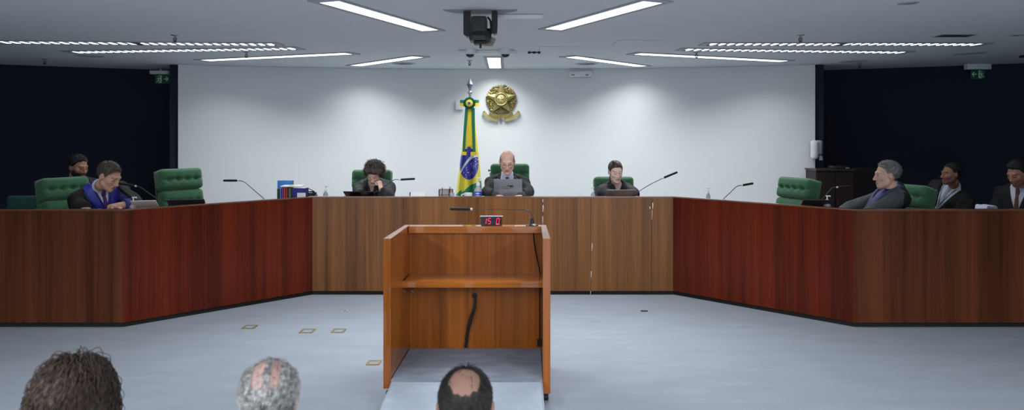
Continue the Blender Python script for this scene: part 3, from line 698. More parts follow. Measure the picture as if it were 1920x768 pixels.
def sprinkler(px, py, label, k=1.):
    Y = .97*FPX/(HZ-(py-5*k)); c = at(px, py, Y); t = empty('sprinkler', label, 'sprinkler', (c.x, Y, CEIL), 0, 'ceiling sprinklers')
    bm = BM(); lathe(bm, [(.038, 0), (.036, -.006), (.012, -.010), (.011, -.03)], n=18); obj('escutcheon', bm, M_steel, t, 40)
    bm = BM()
    for s in (-1, 1): tube(bm, smooth_path([(s*.010, 0, -.028), (s*.017, 0, -.045), (s*.004, 0, -.066)], 4), .004, 6)
    obj('yoke', bm, M_dgrey, t); bm = BM(); lathe(bm, [(.019, -.066), (.019, -.070)], n=16); tube(bm, [(0, 0, -.03), (0, 0, -.066)], .004, 6); obj('deflector', bm, M_dgrey, t)
for a in ((328, 70.5, 'ceiling sprinkler above the longest dashed light, over the tall empty green chair'), (462, 102.5, 'ceiling sprinkler beside the long light above the lone microphone'), (1501, 70.5, 'ceiling sprinkler above the dashed lights on the side of the dark cabinet'),
          (1306, 103, 'ceiling sprinkler hanging in front of the long light near the emergency light'), (84, 115.5, 'ceiling sprinkler in the shade by the dark wall, over the teal chair'), (880.5, 118, 'ceiling sprinkler just above the spear of the flag'), (1612, 122.5, 'ceiling sprinkler in the shaded recess beside the white wall')): sprinkler(*a)
M_vent = mat('vent_grey', lin(178, 183, 189), .7)
def disc(px, py, wpx, label, name='ceiling_speaker', cat='ceiling speaker', m=M_vent):
    c = cpt(px, py); r = wpx/2*c.y/FPX; t = empty(name, label, cat, (c.x, c.y, CEIL), 0, 'round ceiling plates')
    bm = BM(); lathe(bm, [(r, 0), (r, -.003), (r*.88, -.007), (r*.86, -.004), (0.01, -.004)], n=40); obj('ring', bm, m, t, 30)
    bm = BM()
    for q in (.25, .45, .65): lathe(bm, [(r*q, -.004), (r*q, -.006), (r*(q+.08), -.006), (r*(q+.08), -.004)], n=30)
    obj('grille', bm, m, t, 30)
disc(757, 118.7, 46, 'round ceiling plate between the narrow light and the flag'); disc(1100, 119.3, 44, 'round ceiling plate above the emergency light')
disc(168, 104.5, 50, 'round ceiling plate near the dark wall, above the judge with the blue stole'); disc(1818, 100, 54, 'round ceiling plate near the lit exit sign')
disc(1922, 64.5, 52, 'round ceiling plate cut by the edge of the picture'); disc(1601, 114.8, 50, 'round ceiling plate at the mouth of the shaded recess'); disc(1703, 5.5, 38, 'round ceiling plate at the top of the picture')
c = cpt(1790, 66); t = empty('ceiling_grille', 'dark rectangular grille in the ceiling over the outer dashed light', 'ceiling vent', (c.x, c.y, CEIL))
bm = BM(); box(bm, (0, 0, -.002), (.33, .16, .004)); obj('backing', bm, M_rubber, t)
bm = BM()
for s in (-1, 1): box(bm, (0, s*.085, -.004), (.36, .014, .008)); box(bm, (s*.172, 0, -.004), (.014, .17, .008))
obj('frame', bm, M_lgrey, t)
bm = BM()
for k in range(7): box(bm, (0, -.066+.022*k, -.005), (.33, .004, .006))
obj('slat', bm, M_dgrey, t)
for (a, b, lab) in (((1150, 82), (1227, 84.5), 'faint outline of a square access hatch in the ceiling'), ((1010, 94), (1084, 95), 'faint outline of a square access hatch near the black bracket')):
    p0, p1 = cpt(*a), cpt(*b); w = p1.x-p0.x; t = empty('access_hatch', lab, 'hatch', ((p0.x+p1.x)/2, p1.y-.2, CEIL), 0, 'ceiling hatches')
    bm = BM(); box(bm, (0, .0, -.0015), (w-.012, .40, .003)); obj('hatch_panel', bm, M_ceil, t)
    bm = BM()
    for s in (-1, 1): box(bm, (0, s*.204, -.001), (w, .006, .002)); box(bm, (s*(w/2-.003), 0, -.001), (.006, .41, .002))
    obj('hatch_frame', bm, M_vent, t)
c = cpt(1001.5, 96.5); t = empty('ceiling_bracket', 'small black three-lobed bracket on the ceiling, right of the dome cameras', 'bracket', (c.x, c.y, CEIL))
bm = BM(); box(bm, (0, 0, -.012), (.15, .02, .012)); obj('rail', bm, M_black, t)
bm = BM()
for x in (-.06, 0, .06): tube(bm, [(x, 0, 0), (x, 0, -.026)], .016, 10)
obj('clip', bm, M_black, t)
c = at(1088, 133, 10.33); t = empty('emergency_light', 'white emergency light box high on the white wall', 'emergency light', (c.x, 10.36, CEIL-.16))
bm = BM(); box(bm, (0, 0, .075), (.345, .06, .085), bev=.006); obj('housing', bm, M_white, t, 40)
bm = BM()
for x in (-.11, .1): box(bm, (x, -.032, .058), (.045, .006, .01))
obj('lamp_slot', bm, M_dgrey, t)

# ------------------------------------------------------------------ exit signs
def exit_sign(label, px0, px1, hx0, hx1, ytop, ymid, ybot, Y, flip, est):
    c = at((px0+px1)/2, ymid, Y); s = Y/FPX; t = empty('exit_sign', label, 'exit sign', (c.x, Y, c.z), 0, 'exit signs')
    w = (px1-px0)*s; h = (ybot-ymid)*s; zt = (ymid-ytop)*s
    hcx = ((hx0+hx1)/2-(px0+px1)/2)*s
    bm = BM(); box(bm, (hcx, .02, zt/2+.002), ((hx1-hx0)*s, .09, zt), bev=.005); obj('housing', bm, M_white, t, 40)
    bm = BM(); tube(bm, [(hcx, .02, zt), (hcx, .02, CEIL-c.z-.0005)], .015, 8); obj('ceiling_bracket', bm, M_lgrey, t)
    g = mat('exit_green', lin(14, 82, 52), .4, emit=lin(14, 90, 56), estr=est); wm = mat('exit_white', lin(190, 214, 204), .4, emit=lin(170, 205, 190), estr=est)
    bm = BM(); box(bm, (0, 0, -h/2), (w, .008, h), bev=.002, seg=1); obj('sign_panel', bm, g, t)
    bm = BM(); f = -1 if flip else 1; y = -.0052
    def bar(a, b, th): 
        a = Vector((a[0]*w*f, y, a[1]*h)); b = Vector((b[0]*w*f, y, b[1]*h)); d = b-a
        if d.length < 1e-6: return
        box(bm, (a+b)/2, (d.length, .0015, th*h), Ry(-math.atan2(d.z, d.x)))
    bar((-.40, -.5), (-.10, -.5), .1); bar((-.41, -.5), (-.27, -.28), .1); bar((-.41, -.5), (-.27, -.72), .1)
    obj('arrow', bm, wm, t)
    bm = BM(); bar((.03, -.5), (.13, -.5), .70); bar((.03, -.86), (.26, -.86), .08); bar((.03, -.16), (.20, -.16), .08); obj('door_mark', bm, wm, t)
    bm = BM(); bar((.20, -.35), (.24, -.62), .12); bar((.24, -.60), (.38, -.82), .08); bar((.24, -.60), (.17, -.80), .08); bar((.20, -.38), (.36, -.5), .07); bar((.20, -.38), (.15, -.52), .07)
    ball(bm, (.27*w*f, y, -.24*h), (.035*w, .001, .07*h)); obj('running_figure', bm, wm, t)
exit_sign('dim exit sign hanging beside the edge of the white wall', 290.5, 318, 282, 316.5, 132.5, 139, 157, 10.28, True, .03)
exit_sign('green exit sign with an arrow and running figure on the dark wall', 1820, 1847, 1812.5, 1857, 120, 130, 148, 9.66, False, .16)
bm = BM(); c = at(1922, 98, 8.6); box(bm, (0, 0, 0), (.09, .1, .13), bev=.01); 
t = empty('wall_speaker', 'black box hanging from the ceiling at the picture edge by the exit sign', 'speaker', (c.x, 8.6, CEIL))
for v in bm.verts: v.co.z += c.z-CEIL
obj('box', bm, M_rubber, t); bm = BM(); tube(bm, [(0, 0, 0), (0, 0, c.z-CEIL+.06)], .01, 8); obj('bracket', bm, M_rubber, t)

# ------------------------------------------------------------------ cabinet, dispenser
def cabinet():
    Y = 9.32; x0, x1 = (1531-960)/FPX*Y, (1602-960)/FPX*Y; zt = CAM_H-(317-HZ)/FPX*Y
    t = empty('cabinet', 'dark wooden cabinet beside the edge of the white wall, behind a microphone', 'cabinet', ((x0+x1)/2, Y, PLAT)); w = x1-x0; h = zt-PLAT
    bm = BM(); box(bm, (0, .18, h/2), (w, .32, h-.02)); obj('body', bm, M_cab, t)
    bm = BM(); box(bm, (0, .17, h-.01), (w+.02, .37, .022), bev=.003); obj('top', bm, mat('cabinet_top', lin(60, 52, 52), .3), t)
    for s in (-1, 1):
        bm = BM(); box(bm, (s*w*.245, .012, h/2), (w*.475, .018, h-.08), bev=.002, seg=1); d = obj('door', bm, M_cab, t)
        bm = BM(); tube(bm, [(s*.03, -.006, h*.55), (s*.03, -.006, h*.65)], .005, 8); obj('handle', bm, M_dgrey, d)
    t2 = empty('flat_box', 'flat dark box with a small silver label on the wooden cabinet', 'box', ((x0+x1)/2+w*.22, Y+.12, PLAT+h+.001))
    bm = BM(); box(bm, (0, 0, .022), (.24, .2, .042), bev=.004); obj('case', bm, M_black, t2, 40)
    bm = BM(); box(bm, (.06, -.101, .014), (.05, .002, .012)); obj('label_strip', bm, M_lgrey, t2)
    X = x1+.24
    t3 = empty('side_cabinet', 'very dark cabinet between the wooden cabinet and the grey-haired man', 'cabinet', (X, Y+.15, PLAT))
    bm = BM(); box(bm, (0, .15, h*.5), (.38, .3, h)); obj('body', bm, M_rubber, t3)
    bm = BM(); box(bm, (0, -.01, h*.5), (.36, .02, h-.06), bev=.002, seg=1); obj('door', bm, mat('near_black_wood', lin(18, 14, 14), .5), t3)
cabinet()
c = at(1535, 281, 9.55); t = empty('wall_dispenser', 'white rounded dispenser on the dark edge beside the white wall', 'dispenser', (c.x-.01, c.y+.1, c.z))
bm = BM(); box(bm, (-.03, -.05, 0), (.098, .10, .275), bev=.045, seg=5); obj('cover', bm, M_white, t, 50)
bm = BM(); box(bm, (.045, -.02, .03), (.09, .08, .21), bev=.03, seg=4); obj('body', bm, M_lgrey, t, 50)
bm = BM(); tube(bm, [(.062, -.04, -.08), (.068, -.045, -.145)], [.022, .026], 12); obj('nozzle', bm, M_lgrey, t, 50)
bm = BM(); box(bm, (0, .03, 0), (.1, .06, .2)); obj('backplate', bm, M_lgrey, t)

# ------------------------------------------------------------------ floor boxes
def fpt(x, y): return at(x, y, CAM_H*FPX/(y-HZ))
for (px, py, wpx, dk, lab) in ((468.5, 613, 23, 0, 'gold-rimmed floor socket by the foot of the reddish wing, apart from the others'), (576.5, 620.5, 25, 0, 'gold-rimmed floor socket, middle one of the row of three on the open carpet'), (635, 620, 24, 0, 'gold-rimmed floor socket close to its neighbour, toward the lectern'),
                          (701, 680, 25, 0, 'gold-rimmed floor socket beside the corner of the lectern'), (647, 583, 12, 1, 'small dark floor socket behind the gold-rimmed ones'), (1208, 583.5, 20, 1, 'dark floor socket alone on the far side of the lectern')):
    c = fpt(px, py); w = wpx*c.y/FPX; t = empty('floor_socket', lab, 'floor socket', (c.x, c.y, 0), 0, 'floor sockets'); d = w*1.0
    bm = BM()
    for s in (-1, 1): box(bm, (0, s*(d/2-.008), .003), (w, .016, .006)); box(bm, (s*(w/2-.008), 0, .003), (.016, d-.03, .006))
    obj('frame', bm, M_lgrey if dk else mat('dull_brass', lin(150, 132, 84), .5, .5), t)
    bm = BM(); box(bm, (0, 0, .0015), (w-.03, d-.03, .003)); obj('cover', bm, M_dgrey if dk else M_platc, t)
# ------------------------------------------------------------------ golden crest
def crest():
    Y = 10.43; c = at(939.7, 190, Y); s = Y/FPX
    t = empty('wall_crest', 'large golden crest with a star on a leafy wreath, high on the white wall', 'wall emblem', (c.x, Y+.045, c.z)); zc = (190-186.5)*s
    def P(a, r, y=0.): return Vector((r*s*math.sin(a), y, zc+r*s*math.cos(a)))
    bm = BM(); n = 72
    ra = [24.5+1.6*math.cos(k*PI*2/n*18) for k in range(n)]
    f = [bm.verts.new(P(2*PI*k/n, ra[k], -.012)) for k in range(n)]; b = [bm.verts.new(P(2*PI*k/n, ra[k], 0)) for k in range(n)]
    bm.faces.new(f); bm.faces.new(b[::-1])
    for k in range(n): bm.faces.new((f[k], b[k], b[(k+1) % n], f[(k+1) % n]))
    obj('backing', bm, M_goldd, t)
    def leaf(bm, a, r, L, wd, ang, y):
        c0 = P(a, r, y); d = Vector((math.sin(ang), 0, math.cos(ang))); n_ = Vector((d.z, 0, -d.x))
        pts = [(-.5, 0, 0), (-.2, .42, .0), (.15, .5, 0), (.5, 0, 0), (.15, -.5, 0), (-.2, -.42, 0)]
        v = [bm.verts.new(c0+d*(p[0]*L*s)+n_*(p[1]*wd*s)) for p in pts]; m1 = bm.verts.new(c0+Vector((0, -.009, 0)))
        for k in range(6): bm.faces.new((v[k], v[(k+1) % 6], m1))
    rr = random.Random(3)
    for side in (-1, 1):
        bm = BM()
        for k in range(70):
            a = side*(PI*(.04+.92*(k+.5)/70)); r = rr.choice((14.5, 18, 21, 24.5, 26.2))+rr.uniform(-1, 1)
            leaf(bm, a, r, rr.uniform(5, 8), rr.uniform(2.6, 4.2), a+side*rr.uniform(.3, 1.3)*rr.choice((1, -1)), -.012-rr.uniform(0, .008))
        for k in range(17):
            a = side*PI*(.03+.9*(k+.5)/17); leaf(bm, a, 25.6, 6.5, 4.4, a+side*.25, -.010)
        for k in range(26):
            q = P(side*PI*(.06+.86*(k+.5)/26), rr.uniform(16, 23), -.024); ball(bm, q, rr.uniform(.008, .013), 8)
        obj('wreath_branch', bm, M_goldd, t, 35)
    bm = BM(); apex = bm.verts.new(P(0, 0, -.105)); back = bm.verts.new(P(0, 0, -.014)); ring = []
    for k in range(10): ring.append(bm.verts.new(P(k*PI/5, 29.5 if k % 2 == 0 else 12.6, -.044 if k % 2 == 0 else -.040)))
    for k in range(10): bm.faces.new((ring[k], ring[(k+1) % 10], apex)); bm.faces.new((ring[(k+1) % 10], ring[k], back))
    obj('star', bm, M_gold, t)
    bm = BM(); tube(bm, [P(2*PI*k/60, 27, 0)*.0+P(2*PI*k/60, 11, -.082) for k in range(61)], 2.3*s, 8, False)
    r = obj('ring', bm, M_goldd, t, 60)
    bm = BM()
    for k in range(22): ball(bm, P(2*PI*k/22, 11, -.099), .009, 8)
    obj('ring_star', bm, M_gold, r, 60)
    bm = BM(); g = bmesh.ops.create_uvsphere(bm, u_segments=32, v_segments=16, radius=1)
    for v in g['verts']: v.co = Vector((v.co.x*9.2*s, -.082+v.co.y*.026, zc+v.co.z*9.2*s))
    dsc = obj('disc', bm, M_gold, t, 60)
    bm = BM()
    for (x, z) in ((0, 4.4), (0, -4.6), (-4, .6), (4, .6), (1.5, .2)):
        ctr = bm.verts.new((x*s, -.116, zc+z*s)); rg = [bm.verts.new((x*s+(1.9 if k % 2 == 0 else .8)*s*math.sin(k*PI/5), -.104, zc+z*s+(1.9 if k % 2 == 0 else .8)*s*math.cos(k*PI/5))) for k in range(10)]
        for k in range(10): bm.faces.new((rg[k], rg[(k+1) % 10], ctr))
    obj('disc_star', bm, M_goldd, dsc)
    # ribbon under the wreath
    def band(pts, w, y, m, name):
        bm = BM(); pts = smooth_path([(p[0]*s, 0, (190-p[1])*s) for p in pts], 8); n = len(pts); L, R, L2, R2 = [], [], [], []
        for i, p in enumerate(pts):
            d = (pts[min(i+1, n-1)]-pts[max(i-1, 0)]).normalized(); nn = Vector((-d.z, 0, d.x))*(w*s/2); yy = Vector((0, y-.010*math.sin(i/n*PI), 0))
            L.append(bm.verts.new(p+nn+yy)); R.append(bm.verts.new(p-nn+yy)); L2.append(bm.verts.new(p+nn+yy+Vector((0, .008, 0)))); R2.append(bm.verts.new(p-nn+yy+Vector((0, .008, 0))))
        for i in range(n-1):
            for q in ((L[i], L[i+1], R[i+1], R[i]), (R2[i], R2[i+1], L2[i+1], L2[i]), (L2[i], L2[i+1], L[i+1], L[i]), (R[i], R[i+1], R2[i+1], R2[i])): bm.faces.new(q)
        bm.faces.new((L[0], R[0], R2[0], L2[0])); bm.faces.new((L[-1], L2[-1], R2[-1], R[-1]))
        return obj(name, bm, m, t, 40)
    for sd in (-1, 1):
        band([(sd*32.5, 210.5), (sd*29.5, 214.5), (sd*25, 218.5), (sd*18, 221.5), (sd*6, 224.5)], 7, -.02, M_gold, 'ribbon')
        band([(sd*33.5, 208.5), (sd*31, 211.5), (sd*28.5, 212)], 5, -.012, M_goldd, 'ribbon_end')
        band([(sd*22, 212.5), (sd*13, 216.5), (sd*0, 218)], 6.5, -.034, M_goldd, 'ribbon_fold')
    bm = BM(); box(bm, (-.8*s, -.02, (190-222)*s), (3.6*s, .02, 9*s), bev=.006); box(bm, (-.8*s, -.026, (190-218.5)*s), (8*s, .016, 2*s), bev=.004); obj('sword_hilt', bm, M_steel, t, 40)
crest()

# ------------------------------------------------------------------ flag
def flag():
    Y = 9.35; s = Y/FPX; c = at(881, 193, Y); t = empty('flag', 'draped green, yellow and blue flag on a pole with a spear tip and rosette', 'flag', (c.x, Y, PLAT))
    X = lambda px: (px-881)*s; Z = lambda py: CAM_H-(py-HZ)*s-PLAT
    bm = BM(); tube(bm, [(0, 0, .03), (0, 0, Z(180))], .016, 12); obj('pole', bm, M_steel, t, 40)
    bm = BM(); lathe(bm, [(.2, 0), (.2, .02), (.06, .05), (.03, .09)], n=32); obj('base', bm, M_black, t, 40)
    bm = BM(); ball(bm, (0, 0, Z(174)), .032, 18); lathe(bm, [(.016, Z(180)), (.02, Z(182)), (.014, Z(176))], n=14); obj('ball_finial', bm, M_chrome, t, 60)
    bm = BM(); q = [(-.0, Z(144)), (.018, Z(151)), (.044, Z(158.5)), (.022, Z(164)), (.012, Z(171)), (-.012, Z(171)), (-.022, Z(164)), (-.044, Z(158.5)), (-.018, Z(151))]
    v = [bm.verts.new((x, 0, z)) for x, z in q]; f = bm.verts.new((0, -.016, Z(157))); b = bm.verts.new((0, .016, Z(157))); n = len(q)
    for k in range(n): bm.faces.new((v[k], v[(k+1) % n], f)); bm.faces.new((v[(k+1) % n], v[k], b))
    obj('spear_tip', bm, mat('spear_metal', lin(128, 136, 158), .3, .8), t)
    # cloth bundle hanging round the pole
    prof = [(196, 4.5), (203, 8), (215, 9.5), (235, 11), (260, 13.2), (285, 16), (310, 18.5), (340, 22), (367, 24.5), (400, 26), (420, 26.5)]
    nz, na = 330, 300; py = np.linspace(197, 420, nz)
    w = np.interp(py, [p[0] for p in prof], [p[1] for p in prof])*s; ctr = np.interp(py, [197, 285, 367, 420], [881, 881.2, 879.4, 879])
    a = np.linspace(0, 2*np.pi, na, endpoint=False)
    A_, PYg = np.meshgrid(a, py); Wg = w[:, None]; g = np.clip((PYg-197)/120, 0, 1)
    fold = 1+g*(.10*np.cos(7*A_+.6+.004*PYg)+.07*np.cos(12*A_+2+.01*PYg)+.05*np.cos(4*A_-.008*PYg))
    xx = Wg*np.sin(A_)*(1+.04*g*np.cos(7*A_)); yy = -.62*Wg*np.cos(A_)*fold*(1+.25*g*np.cos(9*np.sin(A_)*1.1+1.))
    zz = CAM_H-(PYg-HZ)*s-PLAT+0*A_
    pxg = ctr[:, None]+xx/s; V = np.stack([xx+(ctr[:, None]-881)*s, yy, zz], -1).reshape(-1, 3)
    yel, grn, blu, wht = (np.array(lin(*k)[:3]) for k in ((220, 204, 58), (12, 122, 78), (42, 42, 150), (214, 220, 214)))
    Cc = np.broadcast_to(yel, pxg.shape+(3,)).copy(); front = np.cos(A_) > -.15
    gl = (PYg > 367-(pxg-857)*.80) & (pxg < 870); gr = PYg > np.interp(pxg, [868, 874, 884, 894, 906], [360, 353, 345.5, 341, 338])
    ul = (PYg < 215) & (np.abs(pxg-881) > 6)
    gb = (np.cos(A_) < -.25) & (np.sin(2*A_+PYg*.02) > 0)
    for m_ in (gl & front, gr & (pxg > 867), ul, gb): Cc[m_] = grn
    Cc[(PYg > 362-(pxg-857)*.85+0) & (PYg < 369-(pxg-857)*.8) & (pxg < 866)] = grn
    ex, ez = 879.6, 306.5
    el = ((pxg-ex)/17.6)**2+(np.abs(PYg-ez)/29)**2.3
    notch = (PYg < 290) & ((pxg < 877) & (PYg < 284) | (pxg > 884) & (PYg < 286))
    disc_ = front & ((el < 1) | ((np.abs(pxg-879.8) < 3.2) & (PYg > 274.5) & (PYg < 300)))
    Cc[disc_] = blu
    bandc = 323-(pxg-864)*2.05+.032*(pxg-864)**2
    bnd = disc_ & (np.abs(PYg-bandc) < 3.2) & (PYg > 288); Cc[bnd] = wht
    Cc[bnd & (np.abs(PYg-bandc) < .8) & (np.sin(pxg*4.2) > 0)] = (wht*.55+grn*.45)
    rs = random.Random(5)
    for (x, y) in [(894, 292), (893, 297), (895.5, 299), (892, 302), (895, 306), (884, 306), (887, 305), (889, 309), (886, 311), (884, 308), (891, 311), (888.5, 313.5), (892.5, 308), (875, 314), (876, 318), (870, 323), (874, 327), (880, 323), (884, 325), (882, 327.5), (886, 323), (875, 331), (883.5, 296.5), (878, 322)]:
        Cc[disc_ & ((pxg-x)**2+(PYg-y)**2 < .62)] = wht
    i, j = np.meshgrid(np.arange(nz-1), np.arange(na), indexing='ij'); i = i.ravel(); j = j.ravel(); j2 = (j+1) % na
    F = np.stack([i*na+j, i*na+j2, (i+1)*na+j2, (i+1)*na+j], 1)
    link('cloth', np_mesh('cloth', V, F[:, ::-1], True, Cc.reshape(-1, 3)), mat('flag_cloth', (1, 1, 1, 1), .55, attr='tint', sheen=.2), t)
    # rosette, bow and ribbon tails
    m_g = mat('green_ribbon', lin(8, 112, 80), .5); m_y = mat('yellow_ribbon', lin(236, 206, 40), .5)
    Yr = -.13
    rz_ = Z(194)
    bm = BM(); n = 64
    for k in range(n):
        a0, a1 = 2*PI*k/n, 2*PI*(k+1)/n; r0, r1 = 6.0*s, 11*s; y0 = -.012*(k % 2); y1 = -.012*((k+1) % 2)
        v = [bm.verts.new((r0*math.cos(a0), Yr+y0*.5, rz_+r0*math.sin(a0))), bm.verts.new((r0*math.cos(a1), Yr+y1*.5, rz_+r0*math.sin(a1))), bm.verts.new((r1*math.cos(a1), Yr+.006+y1, rz_+r1*math.sin(a1))), bm.verts.new((r1*math.cos(a0), Yr+.006+y0, rz_+r1*math.sin(a0)))]
        v2 = [bm.verts.new(u.co+Vector((0, .012, 0))) for u in v]
        bm.faces.new(v); bm.faces.new(v2[::-1])
        for q in range(4): bm.faces.new((v[q], v2[q], v2[(q+1) % 4], v[(q+1) % 4]))
    ro = obj('rosette', bm, m_g, t)
    RF = Matrix.Rotation(PI/2, 3, 'X')
    for (r0, r1, m_, nm, d) in ((3.2, 6.6, m_y, 'rosette_ring', .016), (1.9, 3.4, mat('white_ribbon', lin(190, 200, 210), .5), 'rosette_inner_ring', .02), (0, 2.1, mat('blue_button', lin(40, 48, 140), .4), 'rosette_button', .026)):
        bm = BM(); lathe(bm, [(max(r0, .02)*s, 0), (max(r0, .02)*s, d), (r1*s*.9, d), (r1*s, d*.8), (r1*s, 0)], (0, Yr+.002, rz_), 32, RF); obj(nm, bm, m_, ro, 40)
    for sd in (-1, 1):
        for k, (za, zb, m_) in enumerate(((-5.5, .5, m_y), (.5, 6, m_g))):
            bm = BM(); x0, x1 = sd*6*s, sd*17.5*s; z0, z1 = Z(194)+za*s, Z(194)+zb*s
            pr = [(x0, -.10), (sd*12*s, -.135), (x1, -.11), (x1, -.08), (sd*12*s, -.07), (x0, -.09)]
            a_ = [bm.verts.new((x, y, z0)) for x, y in pr]; b_ = [bm.verts.new((x, y, z1)) for x, y in pr]
            bm.faces.new(a_); bm.faces.new(b_[::-1])
            for q in range(6): bm.faces.new((a_[q], a_[(q+1) % 6], b_[(q+1) % 6], b_[q]))
            obj('bow_loop', bm, m_, t, 40)
    def ribbon(xs, wpx, m_, nm, y, th=.003):
        bm = BM(); n = len(xs); L = []
        for (py_, px_), w_ in zip(xs, wpx):
            L.append([bm.verts.new((X(px_)+q*w_*s/2, y(py_)+dy, Z(py_))) for q, dy in ((-1, 0), (1, 0), (1, th), (-1, th))])
        for k in range(n-1):
            for q in range(4): bm.faces.new((L[k][q], L[k][(q+1) % 4], L[k+1][(q+1) % 4], L[k+1][q]))
        bm.faces.new(L[0][::-1]); bm.faces.new(L[-1]); return obj(nm, bm, m_, t, 50)
    yf = lambda p: -np.interp(p, [200, 215, 235, 260, 285, 292], [.115, .118, .125, .14, .165, .17])
    ribbon([(203, 876), (230, 874), (250, 872.5), (284, 871)], [5.5, 5.5, 5, 4.6], m_g, 'ribbon_tail', yf)
    ribbon([(203, 888), (230, 888.5), (250, 889), (284, 890.5)], [6, 6, 5.6, 5], m_g, 'ribbon_tail', yf)
    ribbon([(203, 882), (230, 881.5), (250, 881), (272, 880.5)], [8, 9.5, 9.5, 9], m_y, 'ribbon_tail', lambda p: yf(p)+.005)
    ribbon([(283.5, 872), (290, 871.5)], [9, 9], m_y, 'ribbon_fringe', lambda p: yf(p)-.003)
    ribbon([(284, 889.5), (290.5, 889)], [11, 11], m_y, 'ribbon_fringe', lambda p: yf(p)-.003)
    c2 = at(864, 196, 10.4); bm = BM(); box(bm, (0, 0, 0), (.13, .03, .15), bev=.008); o = obj('wall_plate', bm, M_white, None, 40); o.location = (c2.x-.02, 10.455, c2.z); props(o, 'white square plate on the wall behind the flag rosette', 'wall plate')
flag()

def hair_mat(name, c1, c2, rough=.5):
    if name in MATS: return MATS[name]
    m = mat(name, c1, rough); nt = m.node_tree; N = nt.nodes; L = nt.links; tc = N.new('ShaderNodeTexCoord'); nz = N.new('ShaderNodeTexNoise'); nz.inputs['Scale'].default_value = 70; nz.inputs['Detail'].default_value = 4
    cr = N.new('ShaderNodeValToRGB'); cr.color_ramp.elements[0].position = .35; cr.color_ramp.elements[1].position = .65; cr.color_ramp.elements[0].color = c1; cr.color_ramp.elements[1].color = c2
    L.new(tc.outputs['Object'], nz.inputs['Vector']); L.new(nz.outputs['Fac'], cr.inputs['Fac']); L.new(cr.outputs['Color'], N['Principled BSDF'].inputs['Base Color']); return m
# ------------------------------------------------------------------ bodies: smooth distance fields turned into one surface
def V3(*a): return np.array(a, np.float32)
def axis_pts(lo, hi, coarse, fine):
    cuts = sorted({lo, hi} | {min(max(v, lo), hi) for a, b, _ in fine for v in (a, b)}); out = []
    for a, b in zip(cuts[:-1], cuts[1:]):
        st = coarse; mid = (a+b)/2
        for (fa, fb, fs) in fine:
            if fa <= mid <= fb: st = min(st, fs)
        n = max(1, int(math.ceil((b-a)/st))); out += list(np.linspace(a, b, n, endpoint=False))
    return np.array(out+[hi], np.float32)
class Field:
    def __init__(s, axes): s.ax = axes; s.d = np.full([len(a) for a in axes], .5, np.float32)
    def _blk(s, lo, hi):
        sl = tuple(slice(max(0, np.searchsorted(a, l)-1), min(len(a), np.searchsorted(a, h)+1)) for a, l, h in zip(s.ax, lo, hi))
        if any(q.stop <= q.start for q in sl): return None, None
        g = np.meshgrid(*[a[q] for a, q in zip(s.ax, sl)], indexing='ij'); return sl, np.stack(g, -1)
    def add(s, pr, grow=0., k=.02):
        lo, hi = pr[1]-grow-k-.02, pr[2]+grow+k+.02
        sl, P = s._blk(lo, hi)
        if sl is None: return
        b = pr[0](P)-grow; a = s.d[sl]; h = np.clip(.5+.5*(a-b)/k, 0, 1); s.d[sl] = a*(1-h)+b*h-k*h*(1-h)
    def sub(s, pr, k=.01, grow=0.):
        sl, P = s._blk(pr[1]-k-.02, pr[2]+k+.02)
        if sl is None: return
        b = -(pr[0](P)-grow); a = s.d[sl]; h = np.clip(.5-.5*(a-b)/k, 0, 1); s.d[sl] = a*(1-h)+b*h+k*h*(1-h)
    def full(s, fn): P = np.stack(np.meshgrid(*s.ax, indexing='ij'), -1); s.d = fn(s.d, P)
    def mesh(s):
        d = s.d; ins = d < 0; nx, ny, nz = d.shape
        C = np.zeros((nx-1, ny-1, nz-1), np.int8)
        for dx in (0, 1):
            for dy in (0, 1):
                for dz in (0, 1): C += ins[dx:nx-1+dx, dy:ny-1+dy, dz:nz-1+dz]
        act = np.argwhere((C > 0) & (C < 8)); idm = np.full(C.shape, -1, np.int32); idm[tuple(act.T)] = np.arange(len(act))
        acc = np.zeros((len(act), 3), np.float64); cnt = np.zeros(len(act))
        X = s.ax; cs = [(a, b, c) for a in (0, 1) for b in (0, 1) for c in (0, 1)]
        for p in cs:
            for ax in range(3):
                if p[ax]: continue
                q = list(p); q[ax] = 1
                i0 = act+np.array(p); i1 = act+np.array(q)
                v0 = d[tuple(i0.T)]; v1 = d[tuple(i1.T)]; m = (v0 < 0) != (v1 < 0)
                t = np.where(m, v0/np.where(m, v0-v1, 1), 0)
                for k in range(3):
                    a0 = X[k][i0[:, k]]; a1 = X[k][i1[:, k]]; acc[:, k] += np.where(m, a0+(a1-a0)*t, 0)
                cnt += m
        V = acc/cnt[:, None]; Fs = []
        for ax in range(3):
            sl0 = [slice(None)]*3; sl1 = [slice(None)]*3; sl0[ax] = slice(0, -1); sl1[ax] = slice(1, None)
            A, B = ins[tuple(sl0)], ins[tuple(sl1)]; e = np.argwhere(A != B); u, w = [(1, 2), (2, 0), (0, 1)][ax]
            ok = (e[:, u] > 0) & (e[:, w] > 0) & (e[:, u] < d.shape[u]-1) & (e[:, w] < d.shape[w]-1); e = e[ok]
            if not len(e): continue
            q = []
            for (du, dw) in ((-1, -1), (0, -1), (0, 0), (-1, 0)):
                ee = e.copy(); ee[:, u] += du; ee[:, w] += dw; q.append(idm[tuple(ee.T)])
            q = np.stack(q, 1); fl = ~A[tuple(e.T)]; q[fl] = q[fl][:, ::-1]; Fs.append(q)
        F = np.concatenate(Fs); F = F[(F >= 0).all(1)]
        return V.astype(np.float32), F
